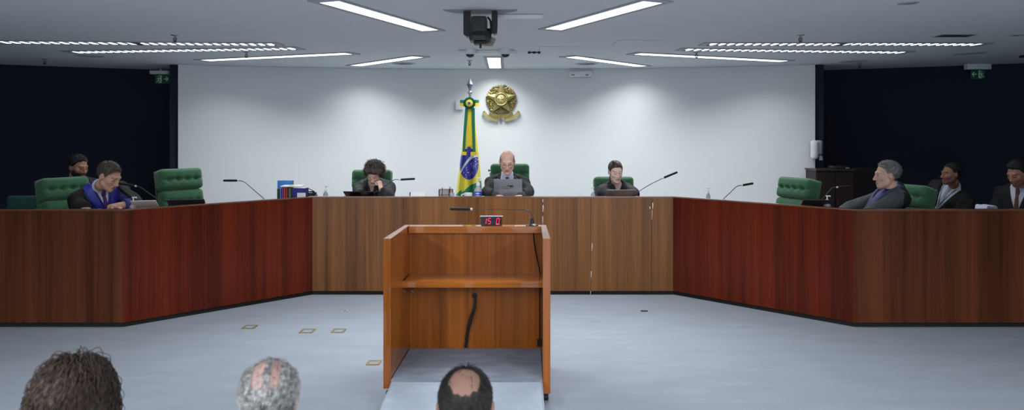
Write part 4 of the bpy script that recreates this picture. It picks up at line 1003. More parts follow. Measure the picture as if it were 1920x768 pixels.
def cap(a, b, ra, rb=None):
    a = np.asarray(a, np.float32); b = np.asarray(b, np.float32); rb = ra if rb is None else rb; R = max(ra, rb)
    def f(P):
        ab = b-a; t = np.clip(((P-a)@ab)/max(float(ab@ab), 1e-9), 0, 1); return np.linalg.norm(P-a-t[..., None]*ab, axis=-1)-(ra+(rb-ra)*t)
    return f, np.minimum(a, b)-R, np.maximum(a, b)+R
def ell(c, r, R=None):
    c = np.asarray(c, np.float32); r = np.asarray(r, np.float32); m = float(r.max())
    def f(P):
        q = P-c
        if R is not None: q = q@R
        k0 = np.linalg.norm(q/r, axis=-1); k1 = np.linalg.norm(q/(r*r), axis=-1)+1e-9; return k0*(k0-1)/k1
    return f, c-m, c+m
def npR(M): return np.array([[M[i][j] for j in range(3)] for i in range(3)], np.float32)
def unit(v): v = np.asarray(v, np.float32); return v/(np.linalg.norm(v)+1e-9)
def xf(pr, R, c):
    """move a primitive given in its own frame to R, c."""
    f, lo, hi = pr; R = np.asarray(R, np.float32); c = np.asarray(c, np.float32)
    cs = np.array([[x, y, z] for x in (lo[0], hi[0]) for y in (lo[1], hi[1]) for z in (lo[2], hi[2])], np.float32)@R.T+c
    return (lambda P: f((P-c)@R)), cs.min(0), cs.max(0)
def hand_prims(wr, d, n, thumb, curl, sc=1., spread=.12):
    """d finger direction, n the way the palm faces, thumb side direction."""
    d = unit(d); n = unit(n-d*(d@n)); s = unit(np.cross(d, n)); s = s if s@thumb > 0 else -s; out = []
    kn = []
    for i in range(4):
        o = (1.5-i)*.019*sc; base = wr+d*(.012*sc)+s*(o*.55); k = wr+d*((.088, .093, .089, .080)[i]*sc)+s*o; kn.append(k)
        out.append((cap(base, k, .0135*sc, .0105*sc), .012))
    for i in range(4):
        k = kn[i]; dirv = unit(d+s*(1.5-i)*spread); p = k; ang = 0.
        for j, (L, r) in enumerate(zip(((.042, .026, .020), (.046, .029, .021), (.043, .027, .020), (.034, .021, .018))[i], (.0096, .0088, .0080))):
            ang += curl[j]*(1+.08*i); v = dirv*math.cos(ang)+n*math.sin(ang); q = p+v*L*sc
            out.append((cap(p, q, r*sc, r*.92*sc), .004)); p = q
    b = wr+d*.022*sc+s*.018*sc; m = b+unit(d*.55+s*.75+n*.45)*.040*sc; e = m+unit(d*.8+s*.2+n*.5)*.032*sc; e2 = e+unit(d*.85-s*.15+n*.45)*.026*sc
    out += [(cap(b, m, .014*sc, .0115*sc), .010), (cap(m, e, .0112*sc, .0098*sc), .005), (cap(e, e2, .0098*sc, .008*sc), .004)]
    return out
def head_prims(fem=False, jaw=1., face_w=1.):
    P = []
    A = lambda p, k, sub=False: P.append((p, k, sub))
    A(ell((0, -.018, .036), (.0765, .097, .084)), .02)
    A(ell((0, .024, -.035), (.060*face_w, .068, .085)), .03)
    A(cap((-.048*jaw, .004, -.062), (-.016, .064, -.100), .022, .019), .025); A(cap((.048*jaw, .004, -.062), (.016, .064, -.100), .022, .019), .025)
    A(ell((0, .073, -.102), (.021, .018, .018)), .02)
    for s in (-1, 1): A(ell((s*.043*face_w, .053, -.022), (.022, .026, .021)), .022)
    A(cap((-.034, .0775, .026), (.034, .0775, .026), .0105 if fem else .0135), .018)
    for s in (-1, 1): A(ell((s*.031, .098, .004), (.018, .020, .0125)), .014, True)
    for s in (-1, 1): A(ell((s*.031, .0725, .003), (.0145, .014, .0125)), .005)
    for s in (-1, 1): A(cap((s*.019, .0845, .0135), (s*.043, .078, .0115), .0048), .005)
    A(cap((0, .090, .012), (0, .106 if fem else .109, -.030), .0068 if fem else .0078, .0092 if fem else .0115), .012)
    A(ell((0, .108 if fem else .112, -.034), (.0098, .009, .0082) if fem else (.0115, .010, .0095)), .008)
    for s in (-1, 1): A(ell((s*.0125, .098, -.037), (.0085, .010, .0075)), .007)
    A(cap((-.016, .090, -.0625), (.016, .090, -.0625), .0068), .010); A(cap((-.014, .089, -.0755), (.014, .089, -.0755), .0075), .010)
    A(cap((-.021, .098, -.0690), (.021, .098, -.0690), .0026), .004, True)
    for s in (-1, 1):
        R = npR(Rz(s*.35) @ Ry(s*.12))
        A(ell((s*.0785, -.012, -.006), (.0095, .019, .033), R), .008); A(ell((s*.0875, -.004, -.002), (.006, .009, .016), R), .006, True)
    return P
def strands(name, roots, dirs, length, r0, grav, curl, seg, m, parent, sides=4, jit=.2, seed=1, r1=None):
    """many tapering hairs in one mesh. roots/dirs in parent space."""
    g = np.random.default_rng(seed); n = len(roots); p = roots.astype(np.float64).copy(); v = dirs+g.normal(0, jit, dirs.shape); v /= np.linalg.norm(v, axis=1)[:, None]
    ln = length*(1+g.uniform(-.3, .25, n)); pts = [p.copy()]; ph = g.uniform(0, 6.28, n); fq = g.uniform(.8, 1.3, n)
    for k in range(seg):
        v = v+np.array([0, 0, -grav]); v /= np.linalg.norm(v, axis=1)[:, None]; p = p+v*(ln/seg)[:, None]; pts.append(p.copy())
    C = np.stack(pts, 1); T = np.gradient(C, axis=1); T /= np.linalg.norm(T, axis=2)[..., None]+1e-9
    U = np.cross(T, np.array([.13, .21, .97])); U /= np.linalg.norm(U, axis=2)[..., None]+1e-9; Wv = np.cross(T, U)
    tt = np.arange(seg+1)/seg
    if curl:
        a = ph[:, None]+fq[:, None]*tt*curl[1]; amp = curl[0]*np.minimum(1, tt*4); C = C+amp[None, :, None]*(np.cos(a)[..., None]*U+np.sin(a)[..., None]*Wv)
    rad = r0*(1-tt)+(r0*.25 if r1 is None else r1)*tt; V = []
    for q in range(sides):
        b = 2*np.pi*q/sides; V.append(C+rad[None, :, None]*(math.cos(b)*U+math.sin(b)*Wv))
    V = np.stack(V, 2).reshape(-1, 3); i, k, q = np.meshgrid(np.arange(n), np.arange(seg), np.arange(sides), indexing='ij'); i, k, q = i.ravel(), k.ravel(), q.ravel(); q2 = (q+1) % sides
    ix = lambda kk, qq: (i*(seg+1)+kk)*sides+qq
    F = np.stack([ix(k, q), ix(k, q2), ix(k+1, q2), ix(k+1, q)], 1)
    return link(name, np_mesh(name, V, F), m, parent)

def person(label, loc, face, headw, pitch=0, yaw=0, roll=0, neckw=None, sh_yaw=0, sh_roll=0, arms=None, skin=(205, 160, 138), hair=None, haircol=(40, 32, 28), style=None,
           eyes='closed', beard=None, brow=(60, 45, 38), head_s=1.0, group=None, lip=(170, 98, 92), pel_y=0., stubble=None, fine=.0042):
    rz = face_rz(*face); root = empty('person', label, 'person', loc, rz, group); style = style or {}
    Rw = npR(Rz(rz)); o = np.array(loc, np.float32); Lc = lambda w: (np.array(w, np.float32)-o)@Rw
    H = Lc(headw); RH = npR(Rz(math.radians(yaw)) @ Rx(math.radians(-pitch)) @ Ry(math.radians(roll)))
    pel = V3(0, pel_y, .56)
    base = H+RH@V3(0, -.03, -.10)*head_s
    neck = Lc(neckw) if neckw is not None else base+V3(0, -.035, -.085)
    up = unit(neck-pel); xs = npR(Rz(math.radians(sh_yaw)) @ Ry(math.radians(sh_roll)))@V3(1, 0, 0); xs = unit(xs-up*(xs@up)); fw = np.cross(up, xs); T = np.stack([xs, fw, up], 1)
    hs = style.get('shoulder', .185)*.93
    chest = pel+(neck-pel)*.66; belly = pel+(neck-pel)*.3
    sh = {s: neck-up*.085+xs*(hs*.95*s)-fw*.01 for s in (-1, 1)}
    ar = {}
    for s in (-1, 1):
        q = (arms or {}).get(s, {}); el = V3(*q['el']) if 'el' in q else sh[s]+V3(s*.06, .08, -.27); wr = V3(*q['wr']) if 'wr' in q else el+V3(-s*.08, .22, -.02)
        if 'elw' in q: el = Lc(q['elw'])
        if 'wrw' in q: wr = Lc(q['wrw'])
        ar[s] = (el, wr, q)
    torso = [(ell(pel+V3(0, 0, -.0), (.175, .135, .125)), .06), (ell(belly, (.155, .12, .17), T), .07), (ell(chest, (.168, .118, .17), T), .07),
             (cap(sh[-1]*.9+sh[1]*.1-up*.005, sh[1]*.9+sh[-1]*.1-up*.005, .062), .06), (cap(neck+up*.01, sh[-1]-up*.005, .05, .055), .05), (cap(neck+up*.01, sh[1]-up*.005, .05, .055), .05)]
    limbs = []; thighs = []
    for s in (-1, 1):
        el, wr, q = ar[s]; limbs += [(cap(sh[s], el, .054, .042), .03), (cap(el, wr, .042, .028), .02)]
        hip = pel+V3(s*.095, .02, -.02); kn = V3(s*.13, pel_y+.46, .50); an = V3(s*.13, pel_y+.44, .10)
        thighs += [(cap(hip, kn, .085, .06), .04), (cap(kn, an, .058, .040), .03)]
    hands = []
    for s in (-1, 1):
        el, wr, q = ar[s]; d = unit(wr-el) if 'd' not in q else unit(V3(*q['d'])); n = V3(*q.get('n', (0, 0, -1))); th = V3(*q.get('th', (-s, 0, .2)))
        hands += hand_prims(wr+d*.005, d, n, th, q.get('curl', (.5, .5, .4)), q.get('hs', 1.), .1)
    hp = head_prims(fem=style.get('fem', False), jaw=style.get('jaw', 1.), face_w=style.get('face_w', 1.))
    hx = [(xf(((lambda P, f=p[0]: f(P/head_s)*head_s), p[1]*head_s, p[2]*head_s), RH, H), k*head_s, sb) for p, k, sb in hp]
    feet = [(cap(V3(s*.13, pel_y+.43, .06), V3(s*.14, pel_y+.60, .04), .045, .038), .02) for s in (-1, 1)]
    allp = torso+limbs+thighs+hands+feet
    lo = np.min([p[0][1] for p in allp]+[H-.15], 0)-.03; hi = np.max([p[0][2] for p in allp]+[H+.15], 0)+.03; lo[2] = min(lo[2], -.01)
    if fine is not None:
        fi = [[], [], []]
        for k in range(3): fi[k].append((H[k]-.135, H[k]+.135, fine))
        for s in (-1, 1):
            el, wr, q = ar[s]
            if q.get('show'):
                for k in range(3): fi[k].append((wr[k]-.11, wr[k]+.11, .0055))
    else: fi = [[], [], []]
    F = Field([axis_pts(float(lo[k]), float(hi[k]), .014, fi[k]) for k in range(3)])
    for p, k in torso+limbs+thighs+feet: F.add(p, 0, k)
    F.add(cap(neck-up*.02, base, *((.050, .046) if style.get('fem') else (.060, .054))), 0, .03)
    for p, k in hands: F.add(p, 0, k)
    G = Field(F.ax)
    for p, k, sb in hx: (G.sub if sb else G.add)(p, k=k)
    h = np.clip(.5+.5*(F.d-G.d)/.02, 0, 1); F.d = F.d*(1-h)+G.d*h-.02*h*(1-h)
    V, Q = F.mesh()
    # local colour of the skin: lips, brows, eyes, beard shade
    q = ((V-H)@RH)/head_s; sk = np.array(lin(*skin)[:3]); Cc = np.broadcast_to(sk, V.shape).copy()
    x, y, z = q.T; face_ = (y > .03) & (np.abs(q).max(1) < .14)
    nz_ = (np.sin(V[:, 0]*61+V[:, 2]*43)*np.sin(V[:, 1]*57-V[:, 2]*39)); Cc *= (1+.05*nz_)[:, None]
    red = np.exp(-((np.abs(x)-.036)**2/.0004+(z+.028)**2/.0006))*face_+.8*np.exp(-(x**2/.0002+(z+.034)**2/.0002))*(face_ & (y > .09)); Cc *= 1-red[:, None]*np.array([.01, .09, .08])
    if stubble is not None:
        w = (face_ | ((y > -.02) & (np.abs(q).max(1) < .14)))*np.clip((-.035-z)/.02, 0, 1)*(z > -.14); w = w*(1-np.exp(-((x/.02)**2+((z+.069)/.008)**2)))*.55; Cc = Cc*(1-w[:, None])+np.array(lin(*stubble)[:3])*w[:, None]
    lp = face_ & (y > .075) & (((np.abs(x)/.025)**2+((z+.069)/.0125)**2) < 1); Cc[lp] = Cc[lp]*.35+np.array(lin(*lip)[:3])*.65
    ml = face_ & (y > .07) & (np.abs(x) < .022) & (np.abs(z+.069) < .0025); Cc[ml] = np.array(lin(96, 46, 46)[:3])
    bc = np.array(lin(*brow)[:3]); bz = .0285-.35*np.maximum(0, np.abs(x)-.036)
    bm_ = face_ & (np.abs(np.abs(x)-.033) < (.016 if style.get('fem') else .018)) & (np.abs(z-bz) < (.003 if style.get('fem') else .004)); Cc[bm_] = Cc[bm_]*.45+bc*.55
    ex = (np.abs(x)-.031); lash = np.array(lin(52, 36, 32)[:3])
    if eyes == 'closed':
        e = face_ & (np.abs(ex) < .0145) & (np.abs(z+.0035+.12*ex*ex/.0145) < .0026); Cc[e] = lash
    else:
        e = face_ & ((ex/.0135)**2+((z-.002)/.0055)**2 < 1); Cc[e] = np.array(lin(214, 206, 202)[:3])
        e2 = face_ & ((ex-.0*x)**2+(z-.002)**2 < .0055**2); Cc[e2] = np.array(lin(50, 38, 34)[:3])
        e3 = face_ & (np.abs(ex) < .0155) & (np.abs(z-.0085+.0*ex) < .0022); Cc[e3] = lash
    link('body', np_mesh('body', V, Q, True, Cc), mat('skin', (1, 1, 1, 1), .5, attr='tint', spec=.35), root)
    # ---------------- clothes
    def garment(name, prims, grow, color, step=.010, keep=None, cut=None, folds=0., kk=1., rough=.8, m=None, extra=()):
        pl = list(prims)+list(extra); l_ = np.min([p[0][1] for p in pl], 0)-grow-.03; h_ = np.max([p[0][2] for p in pl], 0)+grow+.03; l_[2] = max(l_[2], -.005)
        f = Field([axis_pts(float(l_[k]), float(h_[k]), step, []) for k in range(3)])
        for p, k in pl: f.add(p, grow, k*kk)
        def post(d, P):
            t = (P-chest)@T
            if folds: d = d+folds*(np.sin(t[..., 0]*46+2.2*np.sin(t[..., 2]*7+t[..., 0]*9)+t[..., 1]*20)+.6*np.sin(t[..., 2]*33+t[..., 0]*21))
            if keep is not None: d = np.maximum(d, keep(t, P))
            if cut is not None: d = np.maximum(d, -cut(t, P))
            return d
        f.full(post); v, qd = f.mesh()
        if not len(qd): return
        return link(name, np_mesh(name, v, qd), m or mat('cloth_%d_%d_%d' % color, lin(*color), rough, noise=.10, nscale=(18, 18, 6)), root)
    nz = float((neck-chest)@up)
    vcut = lambda w0, sl, z1=-.3: (lambda t, P: np.maximum(np.maximum(np.abs(t[..., 0])-np.maximum(w0+sl*(t[..., 2]-nz), .004), .03-t[..., 1]), z1-t[..., 2]))
    st = style
    sleeve = []; sleeve_in = []
    for s in (-1, 1):
        el, wr, q_ = ar[s]; e2 = el+(wr-el)*q_.get('cuff', .93); sleeve += [(cap(sh[s], el, .056, .050), .03), (cap(el, e2, .050, q_.get('cuff_r', .044)), .02)]; sleeve_in += [(cap(sh[s], el, .040, .038), .03), (cap(el, e2, .038, .036), .02)]
    if 'shirt' in st:
        garment('shirt', torso, .010, st['shirt'], .010, extra=[(cap(neck-up*.01, base*.42+neck*.58, .063, .061), .015)], keep=lambda t, P: np.maximum(-(t[..., 2]+.32), -.05-t[..., 1]-.06*(t[..., 2] > nz-.03)))
    if 'tie' in st:
        garment('tie', torso, .0165, st['tie'], .006, keep=lambda t, P: np.maximum(np.maximum(np.abs(t[..., 0]+st.get('tie_x', 0.))-np.where(t[..., 2] > nz-.055, .020, .015+.05*np.clip(nz-.055-t[..., 2], 0, .4)), -t[..., 1]), np.maximum(t[..., 2]-nz-.05, -.3-t[..., 2])), extra=[(cap(neck+(base-neck)*.22+fw*.070, neck+fw*.082-up*.05, .013, .010), .006)])
    if 'jacket' in st:
        garment('jacket', torso+(sleeve_in if 'robe' in st and not st.get('robe_back') else sleeve), .020, st['jacket'], .010, cut=vcut(st.get('jv', (.075, .28))[0], st.get('jv', (.075, .28))[1], -.30), folds=.003)
    if 'stole' in st:
        wv = st.get('stole_w', .055)
        garment('stole', torso, .030, st['stole'], .009, keep=lambda t, P: np.maximum(np.maximum(np.abs(np.abs(t[..., 0])-np.maximum(.075+.28*(t[..., 2]-nz), .012)-wv*.55)-wv, -.035-t[..., 1]), -.33-t[..., 2]), folds=.002, rough=.5)
    if 'robe' in st:
        g = st.get('robe_grow', .017); w0, sl = st.get('rv', (.10, .05))
        rsl = []
        for s in (-1, 1):
            el, wr, q_ = ar[s]; e2 = el+(wr-el)*q_.get('robe_cuff', .75); rsl += [(cap(sh[s]+up*.005, el, .050, .052), .05), (cap(neck-up*.05+xs*(.05*s), el*.75+sh[s]*.25, .058, .050), .05), (cap(el, e2, .050, .055), .03), (cap(sh[s]-fw*.02, el*.6+pel*.4+V3(s*.06, -.02, .06), .05, .07), .06)]
        garment('robe', torso+([] if st.get('robe_back') else rsl), g+(.012 if st.get('robe_back') else 0), st['robe'], .011, cut=vcut(w0, sl, -.6), keep=(lambda t, P: np.maximum(t[..., 1]-.0-.25*np.maximum(t[..., 2]-nz+.08, 0), -.5-t[..., 2])) if st.get('robe_back') else None, folds=.0055, rough=.8)
        if st.get('yoke', True):
            garment('robe_yoke', torso, g+.012, st.get('yoke_col', st['robe']), .010, keep=lambda t, P: np.maximum(nz-.13-.25*np.abs(t[..., 0])-t[..., 2], t[..., 2]-nz-.03), cut=vcut(w0+.005, sl, -.6), folds=.001)
    if 'lanyard' in st:
        bm = BM(); tube(bm, [Vector(tuple(neck+fw*a+xs*b+up*c)) for a, b, c in ((.085, -.07, .02), (.125, -.05, -.05), (.148, -.01, -.20), (.152, .0, -.28), (.150, .012, -.2), (.13, .055, -.05), (.085, .075, .02))], .004, 6); obj('lanyard', bm, M_black, root)
    garment('trousers', thighs+[(ell(pel+V3(0, 0, -.01), (.178, .14, .115)), .05)], .014, st.get('trousers', (26, 27, 32)), .018)
    garment('shoes', feet, .012, (18, 16, 15), .014, rough=.4)
    # ---------------- hair
    hm = mat('hair_%d_%d_%d' % tuple(haircol), lin(*haircol), .55, noise=.25, nscale=(60, 60, 60), bump=.3, bscale=160)
    def hair_field(name, prims, post, step=.005, m=None):
        l_ = np.min([p[1] for p, k in prims], 0)-.03; h_ = np.max([p[2] for p, k in prims], 0)+.03
        f = Field([axis_pts(float(l_[k]), float(h_[k]), step, []) for k in range(3)])
        for p, k in prims: f.add(p, 0, k)
        f.full(post); v, qd = f.mesh(); v = (v*head_s)@RH.T+H
        return link(name, np_mesh(name, v, qd), m or hm, root)
    line = lambda y, tab: np.interp(y, [a for a, b in tab], [b for a, b in tab])
    bump = lambda P, a: a*np.sin(P[..., 0]*95+2*np.sin(P[..., 1]*60))*np.sin(P[..., 1]*88+P[..., 2]*70+1.3*np.sin(P[..., 0]*70))
    def taper(d, P, tab, w=.028, a=.013): h = np.clip((P[..., 2]-line(P[..., 1], tab)+.006*np.sin(P[..., 0]*110)*np.sin(P[..., 1]*70))/w, -1.5, 1); return d+a*(1-h)
    SHORT = [(-.13, -.075), (-.07, -.06), (-.035, -.02), (-.012, .01), (.012, .0), (.022, .03), (.045, .064), (.07, .083), (.10, .094)]
    if hair == 'short':
        hair_field('hair', [(ell((0, -.021, .042), st.get('hr', (.0825, .103, .090))), .01)], lambda d, P: taper(d+bump(P, .0025), P, SHORT))
        rr_ = np.array(st.get('hr', (.0825, .103, .090)))*.985; gg = np.random.default_rng(8); a = gg.normal(0, 1, (3600, 3)); a /= np.linalg.norm(a, axis=1)[:, None]; rt = a*rr_+np.array([0, -.021, .042])
        ok = rt[:, 2] > line(rt[:, 1], SHORT)+.012; a = a[ok]; rt = rt[ok]; fd = np.broadcast_to(np.array(st.get('comb', (.25, -.9, -.35))), a.shape); D = fd-a*(fd*a).sum(1)[:, None]; D /= np.linalg.norm(D, axis=1)[:, None]+1e-6; D = D+a*.12; D /= np.linalg.norm(D, axis=1)[:, None]
        strands('hair_strands', (rt*head_s)@RH.T+H, D@RH.T, st.get('hair_len', .026), .0017, .04, None, 4, hair_mat('hairs_%d_%d_%d' % tuple(haircol), lin(*[c*.7 for c in haircol]), lin(*[min(255, c*1.35) for c in haircol])), root, 3, .11, 9)
    elif hair == 'bald':
        hair_field('hair', [(ell((0, -.020, .034), (.0815, .101, .088)), .01)], lambda d, P: np.maximum(np.maximum(d+bump(P, .0014), (line(P[..., 1], [(-.13, -.075), (-.07, -.06), (-.035, -.02), (-.012, .008), (.012, .0), (.03, .02), (.04, .06)])-P[..., 2])*.8), np.maximum(P[..., 2]-.066+.5*np.maximum(P[..., 1]-.0, 0), .056-np.sqrt(P[..., 0]**2+np.minimum(P[..., 1]+.03, 0)**2))))
    elif hair == 'tied':
        TIED = [(-.05, -.09), (-.02, -.03), (.0, .0), (.022, .012), (.045, .05), (.07, .076), (.10, .09)]
        hair_field('hair', [(ell((0, -.022, .040), (.083, .104, .089)), .01), (ell((0, -.108, -.03), (.03, .035, .05)), .02), (cap((.02, -.09, -.06), (.075, -.045, -.16), .022, .012), .02), (cap((-.02, -.09, -.06), (-.078, -.03, -.12), .018, .010), .02)],
                   lambda d, P: np.maximum(d+.0012*np.sin(P[..., 0]*160+P[..., 2]*20), np.where(P[..., 1] > -.04, (line(P[..., 1], TIED)-.25*np.maximum(0, .03-np.abs(P[..., 0]))-P[..., 2])*.8, -1)), m=hair_mat('tied_hair', lin(*[c*.8 for c in haircol]), lin(*[c*1.3 for c in haircol]), .4))
        gg = np.random.default_rng(8); a = gg.normal(0, 1, (3000, 3)); a /= np.linalg.norm(a, axis=1)[:, None]; rt = a*np.array([.083, .104, .089])+np.array([0, -.022, .040]); ok = rt[:, 2] > line(rt[:, 1], TIED)+.004; a = a[ok]; rt = rt[ok]
        fd = np.stack([np.sign(a[:, 0])*.35*(1-np.abs(a[:, 0])), -1+0*a[:, 0], -.35+0*a[:, 0]], 1); D = fd-a*(fd*a).sum(1)[:, None]; D = D/(np.linalg.norm(D, axis=1)[:, None]+1e-6)-a*.16
        strands('hair_strands', (rt*head_s)@RH.T+H, D@RH.T, .026, .0016, .0, None, 3, hair_mat('tied_hair', None, None), root, 3, .04, 9)
    elif hair == 'curly':
        hair_field('hair', [(ell((0, -.03, .048), (.108, .118, .096)), .02), (ell((.05, .05, .075), (.05, .05, .035)), .03), (ell((-.05, .05, .075), (.055, .05, .035)), .03), (ell((0, .045, .085), (.06, .05, .03)), .03), (ell((.085, -.01, .0), (.03, .055, .055)), .03), (ell((-.085, -.01, .0), (.032, .06, .06)), .03)],
                   lambda d, P: np.maximum(d+.007*np.sin(P[..., 0]*120+2*np.sin(P[..., 2]*80))*np.sin(P[..., 1]*115+P[..., 0]*40)*np.sin(P[..., 2]*125+1.)+bump(P, .006), (line(P[..., 1], [(-.15, -.09), (-.03, -.06), (.02, -.035), (.05, .03), (.08, .058), (.1, .062)])-P[..., 2])*.8))
        rn = np.random.default_rng(4); a = rn.normal(0, 1, (520, 3)); a /= np.linalg.norm(a, axis=1)[:, None]; a = a[(a[:, 2] > -.3) & ~((a[:, 1] > .5) & (a[:, 2] < .45))]
        rt = a*np.array([.104, .112, .094])+np.array([0, -.028, .046]); strands('curl', (rt*head_s)@RH.T+H, a@RH.T, .042, .0032, .25, (.008, 9), 9, hm, root, 4, .5)
    if beard:
        hair_field('beard', [(ell((0, .024, -.037), (.064, .071, .090)), .02), (cap((-.048, .004, -.062), (-.016, .064, -.104), .026, .023), .02), (cap((.048, .004, -.062), (.016, .064, -.104), .026, .023), .02), (ell((0, .076, -.108), (.025, .021, .022)), .02), (cap((-.02, .094, -.053), (.02, .094, -.053), .0075), .01)],
                   lambda d, P: np.maximum(np.maximum(d+bump(P, .0015), (P[..., 2]+np.where(np.abs(P[..., 0]) < .028, .049, .055-.9*(np.abs(P[..., 0])-.028)))), np.maximum(.0-P[..., 1], .0105-np.sqrt((P[..., 0]*.55)**2+(P[..., 2]+.069)**2))), m=mat('beard_hair', lin(*beard), .7))
    if st.get('glasses'):
        bm = BM(); r_ = .0235
        wp = lambda p: Vector(tuple(RH@(np.array(p, np.float32)*head_s)+H))
        for s in (-1, 1):
            tube(bm, [wp((s*.0325+r_*math.cos(2*PI*k/20), .106-.25*abs(s*.0325+r_*math.cos(2*PI*k/20))*.6, -.004+r_*.78*math.sin(2*PI*k/20))) for k in range(21)], .0017, 6, False)
            tube(bm, [wp((s*.056, .097, .002)), wp((s*.076, .06, .006)), wp((s*.081, -.005, .006))], .0016, 6)
        tube(bm, [wp((-.010, .112, -.001)), wp((0, .114, .001)), wp((.010, .112, -.001))], .0016, 6)
        obj('glasses', bm, mat('glasses_metal', lin(*st['glasses']), .3, .6), root, 60)
    return root, H, RH, neck, T, o, Rw, hm
BLK = (15, 15, 18)
# ------------------------------------------------------------------ the people
def w(px, py, Y): p = at(px, py, Y); return (p.x, p.y, p.z)
gj = 'judges seated behind the bench'
person('bald judge in black gown, suit and glasses, reading behind the silver laptop', (-.055, 8.2, PLAT), (0, -1), w(951, 303.5, 7.86), pitch=20, head_s=1.05, neckw=w(951, 333, 8.0),
       arms={-1: dict(elw=(.185, 7.84, 1.02), wrw=(.10, 7.62, 1.015), cuff=.97), 1: dict(elw=(-.275, 7.82, 1.02), wrw=(-.17, 7.62, 1.015), cuff=.97)},
       skin=(238, 192, 170), hair='bald', haircol=(112, 106, 100), brow=(130, 112, 100), group=gj,
       style=dict(shirt=(226, 228, 240), tie=(70, 70, 130), jacket=(58, 60, 66), jv=(.07, .22), robe=BLK, rv=(.125, .12), glasses=(120, 110, 100), robe_cuff=.35, shoulder=.20))
person('curly-haired judge in black gown, head bowed and resting on one fist', (-1.60, 8.12, PLAT), (0, -1), w(701.5, 325, 7.74), pitch=34, yaw=-6, roll=-6, neckw=w(699, 343, 7.92),
       arms={-1: dict(elw=(-1.385, 7.52, 1.005), wrw=w(714.5, 354, 7.62), d=(.28, -.30, .9), n=(.85, -.5, -.1), th=(.2, -.9, .2), curl=(1.25, 1.35, .9), show=True, cuff=.45, robe_cuff=.3, hs=.95),
             1: dict(elw=(-1.745, 7.78, 1.02), wrw=(-1.66, 7.58, 1.01), cuff=.98)},
       skin=(234, 192, 174), hair='curly', haircol=(58, 46, 42), brow=(70, 54, 46), group=gj,
       style=dict(jacket=(44, 66, 70), jv=(.03, .3), robe=BLK, rv=(.045, .05), glasses=(150, 130, 130), robe_cuff=.8, shoulder=.18, yoke_col=(40, 41, 48), face_w=.95, fem=1))
person('woman with tied-back brown hair in a black gown, looking down at a grey laptop', (1.215, 8.12, PLAT), (0, -1), w(1154.5, 321.5, 7.84), pitch=14, yaw=8, roll=3, neckw=w(1157, 347, 7.97),
       arms={-1: dict(elw=(1.38, 7.8, 1.02), wrw=(1.32, 7.6, 1.01), cuff=.98, robe_cuff=.95), 1: dict(elw=(1.04, 7.78, 1.02), wrw=(1.14, 7.6, 1.01), cuff=.98, robe_cuff=.95)},
       skin=(232, 196, 182), hair='tied', haircol=(62, 48, 44), brow=(84, 62, 54), group=gj, lip=(188, 112, 110), head_s=.98,
       style=dict(jacket=(20, 21, 27), jv=(.03, .42), robe=(20, 21, 27), rv=(.035, .40), robe_grow=.014, fem=1, shoulder=.165, face_w=.93, jaw=.80, yoke=False))
person('judge with dark greying hair, blue stole and purple tie, bending over the bench', (-4.15, 6.95, PLAT), (.80, -.60), w(204.5, 330, 6.62), pitch=30, yaw=30, roll=0, neckw=w(186, 351, 6.76), head_s=1.07,
       arms={-1: dict(elw=(-3.72, 6.72, 1.02), wrw=w(207, 388, 6.46), d=(-.55, .8, -.05), n=(.2, .1, -1), th=(.6, .8, .3), curl=(.7, .9, .6), show=True, cuff=.9, robe_cuff=.93),
             1: dict(elw=(-4.22, 6.62, 1.02), wrw=(-4.05, 6.45, 1.01), cuff=.97, robe_cuff=.97)},
       skin=(208, 160, 136), hair='short', haircol=(92, 80, 70), brow=(76, 62, 52), group=gj,
       style=dict(shirt=(220, 222, 236), tie=(92, 52, 112), tie_x=.0, jacket=(46, 52, 120), jv=(.08, .2), stole=(58, 62, 170), stole_w=.042, robe=BLK, rv=(.15, .10), lanyard=1, robe_cuff=.95, shoulder=.20, yoke_col=(22, 22, 26), comb=(.1, .5, -.5), hair_len=.026))
person('grey-haired man in profile leaning back in a grey jacket and black gown', (3.56, 6.78, PLAT), (-1, .1), w(1662.5, 328, 6.72), pitch=5, yaw=-7, neckw=w(1676, 355, 6.80), head_s=1.05,
       arms={-1: dict(el=(-.24, .10, .80), wr=(-.10, .34, .70), cuff=.95), 1: dict(el=(.24, .10, .80), wr=(.10, .34, .68), cuff=.95)},
       skin=(222, 178, 158), hair='short', haircol=(128, 124, 122), brow=(120, 104, 94), eyes='open', group=gj,
       style=dict(shirt=(222, 224, 236), tie=(52, 50, 90), jacket=(70, 76, 80), jv=(.07, .2), stole=(54, 54, 110), stole_w=.05, robe=(22, 22, 26), rv=(.0, .0), robe_back=1, yoke=False, shoulder=.20, hr=(.083, .105, .093), comb=(.5, -.6, .1), hair_len=.035))
gs = 'men seated along the dark wall'
person('bearded dark-haired man in the shade behind the judge with the blue stole', (-4.98, 8.0, PLAT), (.73, -.68), w(147, 313, 7.75), pitch=14, yaw=24, neckw=w(150, 342, 7.88), skin=(168, 118, 96), hair='short', haircol=(16, 14, 14), brow=(22, 18, 18), beard=(18, 15, 15), group=gs,
       style=dict(shirt=(210, 212, 220), tie=(96, 58, 48), jacket=(17, 18, 24), jv=(.07, .25), hr=(.087, .108, .10)), head_s=1.04)
person('short-haired man in black gown with pale tie and lanyard, sitting at the dark wall', (5.16, 8.26, PLAT), (-.85, -.53), w(1783, 326, 8.0), pitch=2, yaw=-33, neckw=w(1788, 352, 8.12), skin=(140, 96, 74), hair='short', haircol=(20, 17, 16), brow=(24, 19, 18), eyes='open', stubble=(60, 46, 40), group=gs,
       style=dict(shirt=(205, 210, 226), tie=(150, 158, 178), jacket=(12, 12, 15), jv=(.09, .28), robe=(10, 10, 13), rv=(.10, .2), lanyard=1, robe_cuff=.6, shoulder=.21))
